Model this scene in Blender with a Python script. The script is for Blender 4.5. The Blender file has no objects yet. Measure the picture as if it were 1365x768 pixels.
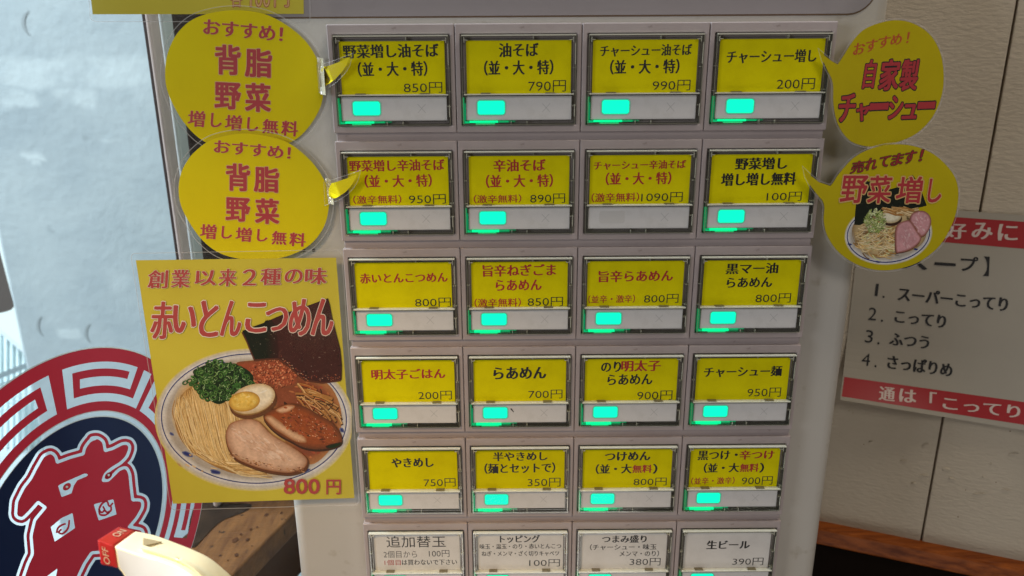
import bpy, bmesh, math, random
import numpy as np
from mathutils import Vector
from mathutils.geometry import delaunay_2d_cdt

random.seed(7)
S = bpy.context.scene
COL = S.collection

# ------------------------------------------------------------------ camera
PW, PH, FPX = 1365.0, 768.0, 1000.0
_rx, _ry, _rz = .2963, -.0036, -.0060
_t = np.array([.5617, .086, 6.5]) * .04
_Rx = np.array([[1, 0, 0], [0, math.cos(_rx), -math.sin(_rx)], [0, math.sin(_rx), math.cos(_rx)]])
_Ry = np.array([[math.cos(_ry), 0, math.sin(_ry)], [0, 1, 0], [-math.sin(_ry), 0, math.cos(_ry)]])
_Rz = np.array([[math.cos(_rz), -math.sin(_rz), 0], [math.sin(_rz), math.cos(_rz), 0], [0, 0, 1]])
ROT = _Rx @ _Ry @ _Rz                      # (right, down, forward) world axes -> lens axes
_c = -ROT.T @ _t
CAM = Vector((_c[0], _c[2], -_c[1]))


def axis(v):
    d = ROT.T @ np.array(v, float)
    return Vector((d[0], d[2], -d[1]))


from mathutils import Matrix
cd = bpy.data.cameras.new('camera')
cam = bpy.data.objects.new('camera', cd)
COL.objects.link(cam)
_x, _y, _z = axis((1, 0, 0)), axis((0, -1, 0)), axis((0, 0, -1))
cam.matrix_world = Matrix(((_x.x, _y.x, _z.x, CAM.x), (_x.y, _y.y, _z.y, CAM.y), (_x.z, _y.z, _z.z, CAM.z), (0, 0, 0, 1)))
cd.sensor_width = 36.0
cd.lens = FPX / PW * 36.0
cd.clip_start = .005
cd.clip_end = 200
cd.dof.use_dof = True
cd.dof.focus_distance = .275
cd.dof.aperture_fstop = 22
S.camera = cam

# ------------------------------------------------------------------ world and lamps
W = bpy.data.worlds.new('World')
S.world = W
W.use_nodes = True
W.node_tree.nodes['Background'].inputs[0].default_value = (1.0, .86, .76, 1)
W.node_tree.nodes['Background'].inputs[1].default_value = .035


def area(name, loc, target, size, power, col, size_y=None):
    l = bpy.data.lights.new(name, 'AREA')
    l.energy = power
    l.color = col
    l.size = size
    if size_y:
        l.shape = 'RECTANGLE'
        l.size_y = size_y
    o = bpy.data.objects.new(name, l)
    COL.objects.link(o)
    o.location = loc
    o.rotation_euler = (Vector(target) - Vector(loc)).to_track_quat('-Z', 'Y').to_euler()
    return o


area('window_daylight', (-.80, -.82, .14), (-.02, 0, -.03), .32, 2.25, (.88, .94, 1.0))
area('room_lamp', (.34, -.92, .62), (.02, 0, -.04), .30, 1.9, (1.0, .95, .88))
area('floor_bounce_fill', (-.05, -.66, -.78), (0, 0, -.04), .5, 1.45, (1.0, .95, .89))  # added fill lamp standing in for bounce off the unseen floor
def spot(name, loc, target, deg, blend, power, col, soft):
    l = bpy.data.lights.new(name, 'SPOT')
    l.energy, l.color, l.spot_size, l.spot_blend, l.shadow_soft_size = power, col, math.radians(deg), blend, soft
    o = bpy.data.objects.new(name, l)
    COL.objects.link(o)
    o.location = loc
    o.rotation_euler = (Vector(target) - Vector(loc)).to_track_quat('-Z', 'Y').to_euler()
    return o


spot('counter_lamp', (-.24, -.32, .26), (-.125, -.04, -.085), 42, .9, 4.0, (1.0, .68, .31), .03)
area('ceiling_lamp', (.38, -.22, .92), (.16, .10, .05), .25, 2.6, (1.0, .88, .70))
area('outdoor_daylight', (-2.4, .15, 2.4), (-.85, 1.2, -.5), 1.0, 265, (.80, .92, 1.0))
S.view_settings.view_transform = 'Standard'
S.view_settings.look = 'None'
S.view_settings.exposure = .26
S.view_settings.gamma = 1
S.render.engine = 'CYCLES'
S.cycles.use_denoising = True
S.cycles.max_bounces = 10
S.cycles.transparent_max_bounces = 24
S.cycles.caustics_reflective = False
S.cycles.caustics_refractive = False
S.cycles.sample_clamp_indirect = 4

# ------------------------------------------------------------------ helpers: rays and surfaces


def ray(px, py):
    return axis(((px - PW / 2) / FPX, (py - PH / 2) / FPX, 1))


class Plane:
    """a flat surface of the place; pt() is the point on it seen at a photo position"""
    def __init__(self, P, n):
        self.P, self.n = Vector(P), Vector(n).normalized()

    def pt(self, px, py, h=0.0):
        d = ray(px, py)
        return CAM + d * ((self.P + self.n * h - CAM).dot(self.n) / d.dot(self.n))


class Sheet:
    """a nearly upright surface whose depth changes gently (a bent sheet)"""
    def __init__(self, yf):
        self.yf = yf

    def pt(self, px, py, h=0.0):
        d = ray(px, py)
        return CAM + d * ((self.yf(px, py) - h - CAM.y) / d.y)


def zm(x0, y0, s):
    """turns positions measured in an enlarged crop into photo positions"""
    return lambda x, y: (x0 + x / s, y0 + y / s)


def catmull(pts, n=6, closed=True):
    out = []
    m = len(pts)
    rng = range(m) if closed else range(m - 1)
    for i in rng:
        if closed:
            p0, p1, p2, p3 = pts[i - 1], pts[i], pts[(i + 1) % m], pts[(i + 2) % m]
        else:
            p0, p1, p2, p3 = pts[max(i - 1, 0)], pts[i], pts[i + 1], pts[min(i + 2, m - 1)]
        for k in range(n):
            t = k / n
            out.append(tuple(.5 * (2 * b + (c - a) * t + (2 * a - 5 * b + 4 * c - d) * t * t + (3 * b - a - 3 * c + d) * t ** 3)
                             for a, b, c, d in zip(p0, p1, p2, p3)))
    if not closed:
        out.append(tuple(pts[-1]))
    return out


def offset_poly(pts, d):
    n = len(pts)
    ar = sum(pts[i][0] * pts[(i + 1) % n][1] - pts[(i + 1) % n][0] * pts[i][1] for i in range(n))
    sg = 1 if ar > 0 else -1
    out = []
    for i in range(n):
        a, b, c = Vector(pts[i - 1][:2]), Vector(pts[i][:2]), Vector(pts[(i + 1) % n][:2])
        e1, e2 = (b - a), (c - b)
        if e1.length < 1e-9 or e2.length < 1e-9:
            out.append((b.x, b.y))
            continue
        e1.normalize()
        e2.normalize()
        n1, n2 = Vector((e1.y, -e1.x)) * sg, Vector((e2.y, -e2.x)) * sg
        m = n1 + n2
        if m.length < 1e-6:
            m = n1
        m.normalize()
        k = min(1 / max(m.dot(n1), .3), 1.8)
        q = b + m * d * k
        out.append((q.x, q.y))
    return out


def ellipse(cx, cy, rx, ry, rot=0, n=48, wob=0):
    c, s = math.cos(math.radians(rot)), math.sin(math.radians(rot))
    o = []
    for i in range(n):
        a = 2 * math.pi * i / n
        w = 1 + random.uniform(-wob, wob)
        x, y = rx * w * math.cos(a), ry * w * math.sin(a)
        o.append((cx + x * c - y * s, cy + x * s + y * c))
    return o


class MB:
    """collects faces and links them as one mesh object"""
    def __init__(self):
        self.v, self.f, self.m = [], [], []
        self.c = {}

    def face(self, pts, mi=0):
        b = len(self.v)
        self.v += [tuple(p) for p in pts]
        self.f.append(tuple(range(b, b + len(pts))))
        self.m.append(mi)

    def tri2d(self, pts):
        r = delaunay_2d_cdt([Vector((p[0], p[1])) for p in pts], [], [list(range(len(pts)))], 1, 1e-7)
        return [(v.x, v.y) for v in r[0]], r[2]

    def flat(self, poly, mp, h, mi=0):
        vs, fs = self.tri2d(poly)
        b = len(self.v)
        self.v += [tuple(mp(x, y, h)) for x, y in vs]
        for f in fs:
            self.f.append(tuple(b + i for i in f))
            self.m.append(mi)

    def slab(self, poly, mp, h, th, mi=0, side=None):
        self.flat(poly, mp, h, mi)
        self.flat(poly, mp, h - th, mi)
        n = len(poly)
        for i in range(n):
            p, q = poly[i], poly[(i + 1) % n]
            self.face([mp(*p, h), mp(*q, h), mp(*q, h - th), mp(*p, h - th)], mi if side is None else side)

    def band(self, outer, inner, mp, h, mi=0):
        n = len(outer)
        for i in range(n):
            j = (i + 1) % n
            self.face([mp(*outer[i], h), mp(*outer[j], h), mp(*inner[j], h), mp(*inner[i], h)], mi)

    def ribbon(self, pts, w, mp, h, mi=0):
        L, Rr = [], []
        n = len(pts)
        for i in range(n):
            a, b = Vector(pts[max(i - 1, 0)]), Vector(pts[min(i + 1, n - 1)])
            t = (b - a)
            if t.length < 1e-9:
                t = Vector((1, 0))
            t.normalize()
            ww = w(i / (n - 1)) if callable(w) else w
            L.append((pts[i][0] - t.y * ww / 2, pts[i][1] + t.x * ww / 2))
            Rr.append((pts[i][0] + t.y * ww / 2, pts[i][1] - t.x * ww / 2))
        for i in range(n - 1):
            self.face([mp(*L[i], h), mp(*L[i + 1], h), mp(*Rr[i + 1], h), mp(*Rr[i], h)], mi)

    def box(self, x0, y0, z0, x1, y1, z1, mi=0):
        p = [(x, y, z) for x in (x0, x1) for y in (y0, y1) for z in (z0, z1)]
        for q in ((0, 1, 3, 2), (4, 6, 7, 5), (0, 4, 5, 1), (2, 3, 7, 6), (0, 2, 6, 4), (1, 5, 7, 3)):
            self.face([p[i] for i in q], mi)

    def hexa(self, a, b, mi=0):
        """two matching quads joined into a solid"""
        self.face(a, mi)
        self.face(b[::-1], mi)
        for i in range(4):
            j = (i + 1) % 4
            self.face([a[i], b[i], b[j], a[j]], mi)

    def build(self, name, mats, parent=None, bevel=0, smooth=False, seg=2):
        o0 = Vector((0, 0, 0))
        p = parent
        while p is not None:
            o0 += p.location
            p = p.parent
        me = bpy.data.meshes.new(name)
        me.from_pydata([tuple(Vector(v) - o0) for v in self.v], [], self.f)
        for m in (mats if isinstance(mats, (list, tuple)) else [mats]):
            me.materials.append(m)
        me.polygons.foreach_set('material_index', self.m)
        if self.c:
            at = me.color_attributes.new('print_colour', 'FLOAT_COLOR', 'CORNER')
            buf = np.ones((len(me.loops), 4), np.float32)
            for p in me.polygons:
                cc = self.c.get(p.index, (.5, .5, .5))
                for li in p.loop_indices:
                    buf[li, :3] = cc
            at.data.foreach_set('color', buf.ravel())
        bm = bmesh.new()
        bm.from_mesh(me)
        if bevel or smooth:
            bmesh.ops.remove_doubles(bm, verts=bm.verts, dist=1e-6)
        bmesh.ops.recalc_face_normals(bm, faces=bm.faces)
        if bevel:
            ed = [e for e in bm.edges if len(e.link_faces) == 2 and e.calc_face_angle(0) > .6]
            bmesh.ops.bevel(bm, geom=ed, offset=bevel, segments=seg, affect='EDGES', profile=.5, clamp_overlap=True)
        if smooth:
            for f in bm.faces:
                f.smooth = True
        bm.to_mesh(me)
        bm.free()
        o = bpy.data.objects.new(name, me)
        COL.objects.link(o)
        o.parent = parent
        return o


def thing(name, label, cat, loc=(0, 0, 0), group=None):
    o = bpy.data.objects.new(name, None)
    o.empty_display_size = .01
    COL.objects.link(o)
    o.location = loc
    tag(o, label, cat, group)
    return o


def tag(o, label=None, cat=None, group=None, kind=None):
    if label:
        o['label'] = label
    if cat:
        o['category'] = cat
    if group:
        o['group'] = group
    if kind:
        o['kind'] = kind
    return o


# ------------------------------------------------------------------ helpers: lettering
_fc = bpy.data.curves.new('lettering_curve', 'FONT')
_fo = bpy.data.objects.new('lettering_curve', _fc)
COL.objects.link(_fo)
_fc.resolution_u = 3
_cache = {}


def glyphs(s, off):
    k = (s, off)
    if k not in _cache:
        _fc.body = s
        _fc.offset = off
        dg = bpy.context.evaluated_depsgraph_get()
        me = bpy.data.meshes.new_from_object(_fo.evaluated_get(dg))
        v = np.array([(p.co.x, p.co.y) for p in me.vertices])
        f = [tuple(p.vertices) for p in me.polygons]
        bpy.data.meshes.remove(me)
        _cache[k] = (v, f)
    return _cache[k]


# style: (outline offset, copies moved by (x, y) em, lean)
DIA = lambda r: ((-r, -r), (r, -r), (-r, r), (r, r))
STYLE = {
    'mincho': (0, ((-.038, 0), (-.013, .005), (.013, -.005), (.038, 0)), 0),
    'minchob': (0, ((-.046, 0), (-.016, .008), (.016, -.008), (.046, 0)), 0),
    'thin': (-.006, ((0, 0),), 0),
    'small': (0, ((-.018, 0), (.018, 0)), 0),
    'gothic': (0, ((0, 0),), 0),
    'bold': (0, DIA(.016), 0),
    'brush': (0, ((-.032, -.006), (-.011, .004), (.011, -.004), (.032, .006)), .06),
    'heavy': (0, ((-.034, -.018), (0, -.022), (.034, -.018), (-.034, .018), (0, .022), (.034, .018)), 0),
}


def text(mb, s, mp, box, style, mi=0, h=0.0, slope=0.0, lean=0.0, grow=0.0, rise=0.0):
    """box = x0,y0,x1,y1 of the ink at its left end; slope moves it down to the right; grow = outline"""
    off, copies, ln = STYLE[style]
    base, _ = glyphs(s, 0)
    v, f = glyphs(s, off)
    if grow > 0:
        g = [(grow * math.cos(k * math.pi / 4), grow * math.sin(k * math.pi / 4)) for k in range(8)]
        copies = [(a[0] + c[0], a[1] + c[1]) for a in (copies if len(copies) < 5 else copies) for c in g]
    mn, mx = base.min(0), base.max(0)
    x0, y0, x1, y1 = box
    sx, sy = (x1 - x0) / (mx[0] - mn[0]), (y1 - y0) / (mx[1] - mn[1])
    ex, ey = min(sx, 1.3 * sy), min(sy, 1.4 * sx)
    for k, (dx, dy) in enumerate(copies):
        b = len(mb.v)
        hh = h + k * (4e-6 if len(copies) < 5 else 1.0e-6 if len(copies) < 9 else 2.5e-7)
        for p in v:
            X = x0 + (p[0] - mn[0]) * sx + dx * ex
            Y = y0 + (mx[1] - p[1]) * sy - dy * ey
            Y += slope * (X - x0) - rise * (X - x0)
            X += (lean + ln) * (.5 * (y0 + y1) - (y0 + (mx[1] - p[1]) * sy))
            mb.v.append(tuple(mp(X, Y, hh)))
        for q in f:
            mb.f.append(tuple(b + i for i in q))
            mb.m.append(mi)


# ------------------------------------------------------------------ materials


def mat(name, col, rough=.5, spec=.5, noise=None, bump=None, metal=0, coat=0, spots=None):
    m = bpy.data.materials.new(name)
    m.use_nodes = True
    nt = m.node_tree
    b = nt.nodes['Principled BSDF']
    b.inputs['Base Color'].default_value = (*col, 1)
    b.inputs['Roughness'].default_value = rough
    b.inputs['Specular IOR Level'].default_value = spec
    b.inputs['Metallic'].default_value = metal
    b.inputs['Coat Weight'].default_value = coat
    b.inputs['Coat Roughness'].default_value = .035
    tc = nt.nodes.new('ShaderNodeTexCoord')
    out = None
    if noise:
        sc, col2, lo, hi = noise[:4]
        n = nt.nodes.new('ShaderNodeTexNoise')
        n.inputs['Detail'].default_value = 6
        n.inputs['Roughness'].default_value = .62
        if len(noise) > 4:
            mp = nt.nodes.new('ShaderNodeMapping')
            mp.inputs['Scale'].default_value = noise[4]
            nt.links.new(tc.outputs['Object'], mp.inputs[0])
            nt.links.new(mp.outputs[0], n.inputs['Vector'])
        else:
            nt.links.new(tc.outputs['Object'], n.inputs['Vector'])
        n.inputs['Scale'].default_value = sc
        mr = nt.nodes.new('ShaderNodeMapRange')
        mr.inputs['From Min'].default_value = lo
        mr.inputs['From Max'].default_value = hi
        nt.links.new(n.outputs['Fac'], mr.inputs['Value'])
        mx = nt.nodes.new('ShaderNodeMix')
        mx.data_type = 'RGBA'
        mx.inputs['A'].default_value = (*col, 1)
        mx.inputs['B'].default_value = (*col2, 1)
        nt.links.new(mr.outputs[0], mx.inputs['Factor'])
        out = mx.outputs['Result']
        if spots:
            n2 = nt.nodes.new('ShaderNodeTexNoise')
            n2.inputs['Scale'].default_value = spots[0]
            n2.inputs['Detail'].default_value = 3
            nt.links.new(tc.outputs['Object'], n2.inputs['Vector'])
            m2 = nt.nodes.new('ShaderNodeMapRange')
            m2.inputs['From Min'].default_value = spots[2]
            m2.inputs['From Max'].default_value = spots[3]
            nt.links.new(n2.outputs['Fac'], m2.inputs['Value'])
            x2 = nt.nodes.new('ShaderNodeMix')
            x2.data_type = 'RGBA'
            x2.inputs['B'].default_value = (*spots[1], 1)
            nt.links.new(out, x2.inputs['A'])
            nt.links.new(m2.outputs[0], x2.inputs['Factor'])
            out = x2.outputs['Result']
        nt.links.new(out, b.inputs['Base Color'])
    if bump:
        n = nt.nodes.new('ShaderNodeTexNoise')
        n.inputs['Scale'].default_value = bump[0]
        n.inputs['Detail'].default_value = 5
        if len(bump) > 3:
            mp = nt.nodes.new('ShaderNodeMapping')
            mp.inputs['Scale'].default_value = bump[3]
            nt.links.new(tc.outputs['Object'], mp.inputs[0])
            nt.links.new(mp.outputs[0], n.inputs['Vector'])
        else:
            nt.links.new(tc.outputs['Object'], n.inputs['Vector'])
        bp = nt.nodes.new('ShaderNodeBump')
        bp.inputs['Strength'].default_value = bump[1]
        bp.inputs['Distance'].default_value = bump[2]
        nt.links.new(n.outputs['Fac'], bp.inputs['Height'])
        nt.links.new(bp.outputs[0], b.inputs['Normal'])
    return m


def clear(name, tint=(1, 1, 1), gloss=.04, rough=.03, haze=0.0, edge=.35, hazecol=(.8, .8, .8)):
    """thin clear plastic or glass: lets light through, mirrors a little, can be slightly milky"""
    m = bpy.data.materials.new(name)
    m.use_nodes = True
    nt = m.node_tree
    nt.nodes.remove(nt.nodes['Principled BSDF'])
    out = nt.nodes['Material Output']
    tr = nt.nodes.new('ShaderNodeBsdfTransparent')
    tr.inputs[0].default_value = (*tint, 1)
    gl = nt.nodes.new('ShaderNodeBsdfGlossy')
    gl.inputs['Roughness'].default_value = rough
    lw = nt.nodes.new('ShaderNodeLayerWeight')
    lw.inputs['Blend'].default_value = .5
    pw = nt.nodes.new('ShaderNodeMath')
    pw.operation = 'POWER'
    nt.links.new(lw.outputs['Facing'], pw.inputs[0])
    pw.inputs[1].default_value = 4
    mr = nt.nodes.new('ShaderNodeMapRange')
    mr.inputs['To Min'].default_value = gloss
    mr.inputs['To Max'].default_value = edge
    nt.links.new(pw.outputs[0], mr.inputs['Value'])
    mx = nt.nodes.new('ShaderNodeMixShader')
    nt.links.new(mr.outputs[0], mx.inputs[0])
    nt.links.new(tr.outputs[0], mx.inputs[1])
    nt.links.new(gl.outputs[0], mx.inputs[2])
    last = mx
    if haze:
        df = nt.nodes.new('ShaderNodeBsdfDiffuse')
        df.inputs[0].default_value = (*hazecol, 1)
        m2 = nt.nodes.new('ShaderNodeMixShader')
        m2.inputs[0].default_value = haze
        nt.links.new(mx.outputs[0], m2.inputs[1])
        nt.links.new(df.outputs[0], m2.inputs[2])
        last = m2
    nt.links.new(last.outputs[0], out.inputs[0])
    return m


def emit(name, col, st):
    m = bpy.data.materials.new(name)
    m.use_nodes = True
    b = m.node_tree.nodes['Principled BSDF']
    b.inputs['Base Color'].default_value = (.005, .02, .015, 1)
    b.inputs['Specular IOR Level'].default_value = .1
    b.inputs['Emission Color'].default_value = (*col, 1)
    b.inputs['Emission Strength'].default_value = st
    return m


M = {}
M['shell'] = mat('machine_shell', (.47, .44, .40), .45, .4, (9, (.43, .395, .35), .45, .75), (900, .12, .0003), spots=(130, (.36, .315, .26), .66, .80))
M['display'] = mat('display_panel_grey', (.30, .27, .275), .35, .5, (14, (.27, .24, .245), .4, .7), (700, .06, .0003))
M['bezel'] = mat('bezel_plastic', (.385, .325, .322), .42, .45, (60, (.345, .285, .28), .45, .75), (1400, .08, .0002), spots=(260, (.22, .18, .165), .68, .80))
M['recess'] = mat('recess_dark', (.13, .11, .098), .35, .5, (300, (.20, .17, .15), .45, .75))
M['slot'] = mat('switch_slot_dark', (.014, .012, .011), .4, .4)
M['added_diffuser'] = mat('added_glow_diffuser', (.20, .21, .20), .35, .5)  # added box to catch the LED glow, not a known part
M['yellow'] = mat('yellow_card_paper', (.70, .62, .003), .62, .04, (140, (.61, .53, .003), .45, .78), (2500, .05, .0001), spots=(230, (.46, .35, .02), .70, .86))
M['white'] = mat('white_card_paper', (.70, .67, .65), .62, .3, (140, (.62, .59, .57), .45, .78))
M['strip'] = mat('white_button_strip', (.66, .64, .64), .4, .4, (200, (.58, .56, .55), .5, .8), spots=(330, (.42, .40, .38), .72, .84))
M['cross'] = mat('faint_cross_grey', (.46, .45, .45), .5)
M['black'] = mat('black_ink', (.012, .011, .012), .5)
M['red'] = mat('red_ink', (.40, .022, .016), .5)
M['cover'] = clear('cover_acrylic', (.995, .995, .99), .006, .05, .0, .3)
M['wall_acrylic'] = clear('cover_edge_acrylic', (.60, .62, .56), .16, .10, .035, .75, (.62, .62, .56))
M['glint'] = clear('cover_glint_acrylic', (.60, .58, .46), .30, .14, .26, .8, (.70, .66, .52))  # pale haze paints the glint along the cover's front edge
M['lip'] = clear('cover_highlight_acrylic', (.8, .8, .72), .28, .12, .55, .8, (.90, .87, .74))  # milky haze stands in for the lamp highlight on the cover lip
M['tab'] = mat('cover_tab_smoked', (.16, .13, .07), .3, .6)
M['lamp'] = emit('green_lamp', (.002, 1.0, .52), 1.1)
M['lampglow'] = emit('green_lamp_glow', (.05, 1.0, .55), .42)  # glow round the lamp put in as an emissive ring
M['lamphalo'] = mat('strip_lamp_spill', (.40, .56, .50), .4, .3)  # strip tinted green: lamp spill put into the colour
M['lampoff'] = mat('unlit_lamp', (.60, .58, .57), .4)
M['led'] = emit('green_led', (.0, 1.0, .33), .95)
M['glow_dim'] = emit('green_glow_dim', (.0, 1.0, .33), .42)  # fading glow in the acrylic, put in as dimmer emissive bars
M['glow_faint'] = emit('green_glow_faint', (.0, 1.0, .40), .22)
M['pyellow'] = mat('poster_yellow', (.60, .51, .056), .5, .05, (22, (.55, .46, .047), .4, .7), (500, .04, .0003))
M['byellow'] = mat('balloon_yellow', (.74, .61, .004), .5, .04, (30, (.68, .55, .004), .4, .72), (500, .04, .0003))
M['byellow2'] = mat('balloon_yellow_shaded', (.52, .42, .004), .5, .04, (30, (.46, .36, .004), .4, .72), (500, .04, .0003))  # same yellow darkened: dimmer right-hand side put into the colour
M['film'] = clear('laminate_film', (.97, .97, .97), .013, .12, .008, .4, (.85, .82, .80))
M['filmrim'] = clear('laminate_rim', (.93, .93, .93), .14, .15, .28, .6, (.85, .82, .80))
M['tape'] = mat('crinkled_tape', (.66, .64, .58), .16, .8, (300, (.58, .52, .34), .35, .7), (260, .6, .002))
M['pinkred'] = mat('crimson_ink', (.43, .030, .038), .5)
M['halo'] = mat('pale_pink_ink', (.66, .42, .16), .5)
M['whiteink'] = mat('white_ink', (.78, .70, .62), .5)
M['orange'] = mat('orange_red_ink', (.50, .085, .012), .5)
M['darkred'] = mat('dark_red_ink', (.30, .018, .018), .5)
M['brick'] = mat('brick_red_ink', (.42, .05, .045), .5)
# prints of food on the posters
M['bowl'] = mat('print_bowl_white', (.62, .60, .58), .5, .3, (60, (.52, .49, .46), .4, .7))
M['bowlhalo'] = mat('print_bowl_edge', (.60, .55, .40), .5)
M['blue'] = mat('print_blue_line', (.02, .03, .16), .5)
M['soup'] = mat('print_soup', (.58, .36, .15), .5, .3, (90, (.44, .24, .08), .4, .7))
M['soup2'] = mat('print_red_soup', (.30, .09, .035), .5, .3, (200, (.13, .03, .015), .4, .65))
M['nood1'] = mat('print_noodle_light', (.66, .44, .19), .5)
M['nood2'] = mat('print_noodle_mid', (.54, .33, .12), .5)
M['nood3'] = mat('print_noodle_dark', (.36, .20, .06), .5)
M['on1'] = mat('print_onion_dark', (.012, .035, .010), .5)
M['on2'] = mat('print_onion_green', (.04, .13, .03), .5)
M['on3'] = mat('print_onion_pale', (.22, .36, .12), .5)
M['mince1'] = mat('print_mince', (.35, .085, .035), .5, .3, (700, (.15, .025, .012), .4, .6))
M['mince2'] = mat('print_mince_light', (.50, .16, .07), .5, .3, (900, (.28, .06, .03), .4, .6))
M['eggw'] = mat('print_egg_white', (.74, .62, .44), .5, .3, (150, (.66, .50, .30), .4, .7))
M['eggb'] = mat('print_egg_rim', (.34, .20, .07), .5)
M['yolk'] = mat('print_yolk', (.72, .42, .07), .5, .3, (160, (.78, .52, .12), .4, .7))
M['nori'] = mat('print_nori', (.050, .012, .010), .5, .3, (170, (.020, .010, .007), .42, .66), spots=(1500, (.22, .16, .12), .76, .86))
M['nori2'] = mat('print_nori_green', (.012, .016, .008), .5, .3, (220, (.028, .028, .012), .42, .66), spots=(1500, (.20, .18, .12), .76, .86))
M['menma1'] = mat('print_menma', (.46, .23, .07), .5, .3, (300, (.30, .12, .03), .4, .7))
M['menma2'] = mat('print_menma_light', (.60, .36, .14), .5)
M['pork'] = mat('print_pork', (.62, .38, .26), .5, .3, (130, (.52, .27, .16), .38, .68), spots=(480, (.70, .50, .38), .62, .8))
M['porkedge'] = mat('print_pork_edge', (.17, .06, .022), .5, .3, (400, (.32, .13, .05), .4, .65))
M['porksauce'] = mat('print_pork_sauce', (.36, .095, .025), .5, .3, (320, (.12, .03, .012), .42, .66))
M['pink'] = mat('print_ham', (.62, .32, .34), .5, .3, (160, (.54, .25, .27), .4, .7))
M['cab1'] = mat('print_cabbage', (.40, .46, .16), .5)
M['cab2'] = mat('print_cabbage_pale', (.56, .58, .28), .5)
M['beige'] = mat('print_soup_noodles', (.56, .42, .22), .5, .3, (500, (.36, .22, .08), .4, .65))


def print_mat(name):
    """glossy photo print: pigment stored per face, with fine grain"""
    m = mat(name, (.5, .5, .5), .4, .25)
    nt = m.node_tree
    bs = nt.nodes['Principled BSDF']
    at = nt.nodes.new('ShaderNodeAttribute')
    at.attribute_name = 'print_colour'
    tc = nt.nodes.new('ShaderNodeTexCoord')
    last = at.outputs['Color']
    for sc, lo, hi, a, c in ((260, .3, .7, .90, 1.10), (1100, .3, .7, .91, 1.11)):
        nz = nt.nodes.new('ShaderNodeTexNoise')
        nz.inputs['Scale'].default_value = sc
        nz.inputs['Detail'].default_value = 4
        nt.links.new(tc.outputs['Object'], nz.inputs['Vector'])
        mr = nt.nodes.new('ShaderNodeMapRange')
        for k, v in (('From Min', lo), ('From Max', hi), ('To Min', a), ('To Max', c)):
            mr.inputs[k].default_value = v
        nt.links.new(nz.outputs['Fac'], mr.inputs['Value'])
        vm = nt.nodes.new('ShaderNodeVectorMath')
        vm.operation = 'SCALE'
        nt.links.new(last, vm.inputs[0])
        nt.links.new(mr.outputs[0], vm.inputs['Scale'])
        last = vm.outputs[0]
    nt.links.new(last, bs.inputs['Base Color'])
    return m


M['print'] = print_mat('food_photo_print')
# surroundings
M['glass'] = clear('window_glass', (.96, .98, .98), .004, .0, .0, .12)
M['sred'] = mat('sticker_red', (.30, .014, .026), .4, .22, (12, (.26, .012, .022), .4, .7))


def backlit(m, amt):
    """thin printed film: part of the daylight behind it comes through in its own colour"""
    nt = m.node_tree
    bs = nt.nodes['Principled BSDF']
    tl = nt.nodes.new('ShaderNodeBsdfTranslucent')
    if bs.inputs['Base Color'].links:
        nt.links.new(bs.inputs['Base Color'].links[0].from_socket, tl.inputs[0])
    else:
        tl.inputs[0].default_value = bs.inputs['Base Color'].default_value
    mx = nt.nodes.new('ShaderNodeMixShader')
    mx.inputs[0].default_value = amt
    nt.links.new(bs.outputs[0], mx.inputs[1])
    nt.links.new(tl.outputs[0], mx.inputs[2])
    nt.links.new(mx.outputs[0], nt.nodes['Material Output'].inputs[0])


backlit(M['sred'], .35)
M['navy'] = mat('sticker_navy', (.004, .015, .07), .35, .15)
M['silver'] = mat('sticker_pale_silver', (.66, .75, .80), .35, .4, (30, (.48, .56, .62), .42, .7))
M['concrete'] = mat('painted_concrete', (.50, .56, .58), .8, .3, (5, (.41, .47, .50), .38, .66, (1, 1, 1.6)), (60, .25, .003), spots=(24, (.36, .41, .43), .68, .80))


def add_patches(m, col, boxes):
    """worn paler repaint: soft-edged blocks on the painted face, broken up by noise (object x, z)"""
    nt = m.node_tree
    bs = nt.nodes['Principled BSDF']
    src = bs.inputs['Base Color'].links[0].from_socket
    tc = nt.nodes.new('ShaderNodeTexCoord')
    sp = nt.nodes.new('ShaderNodeSeparateXYZ')
    nz = nt.nodes.new('ShaderNodeTexNoise')
    nz.inputs['Scale'].default_value = 14
    nz.inputs['Detail'].default_value = 7
    nt.links.new(tc.outputs['Object'], sp.inputs[0])
    nt.links.new(tc.outputs['Object'], nz.inputs['Vector'])

    def math_(op, a, c):
        n = nt.nodes.new('ShaderNodeMath')
        n.operation = op
        n.use_clamp = op in ('MULTIPLY_ADD',)
        for i, v in enumerate((a, c)):
            if isinstance(v, (int, float)):
                n.inputs[i].default_value = v
            else:
                nt.links.new(v, n.inputs[i])
        return n.outputs[0]

    def ramp(v, lo, hi):
        n = nt.nodes.new('ShaderNodeMapRange')
        n.inputs['From Min'].default_value = lo
        n.inputs['From Max'].default_value = hi
        nt.links.new(v, n.inputs['Value'])
        return n.outputs[0]
    wob = math_('MULTIPLY', math_('SUBTRACT', nz.outputs['Fac'], .5), .05)
    X, Z = math_('ADD', sp.outputs[0], wob), math_('ADD', sp.outputs[2], wob)
    tot = None
    for x0, x1, z0, z1, e, amt in boxes:
        f = math_('MULTIPLY', math_('MULTIPLY', ramp(X, x0 - e, x0 + e), ramp(X, x1 + e, x1 - e)), math_('MULTIPLY', ramp(Z, z0 - e, z0 + e), ramp(Z, z1 + e, z1 - e)))
        f = math_('MULTIPLY', f, amt)
        tot = f if tot is None else math_('MAXIMUM', tot, f)
    tot = math_('MULTIPLY', tot, ramp(nz.outputs['Fac'], .33, .52))
    mx = nt.nodes.new('ShaderNodeMix')
    mx.data_type = 'RGBA'
    nt.links.new(tot, mx.inputs['Factor'])
    nt.links.new(src, mx.inputs['A'])
    mx.inputs['B'].default_value = (*col, 1)
    nt.links.new(mx.outputs['Result'], bs.inputs['Base Color'])


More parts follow.
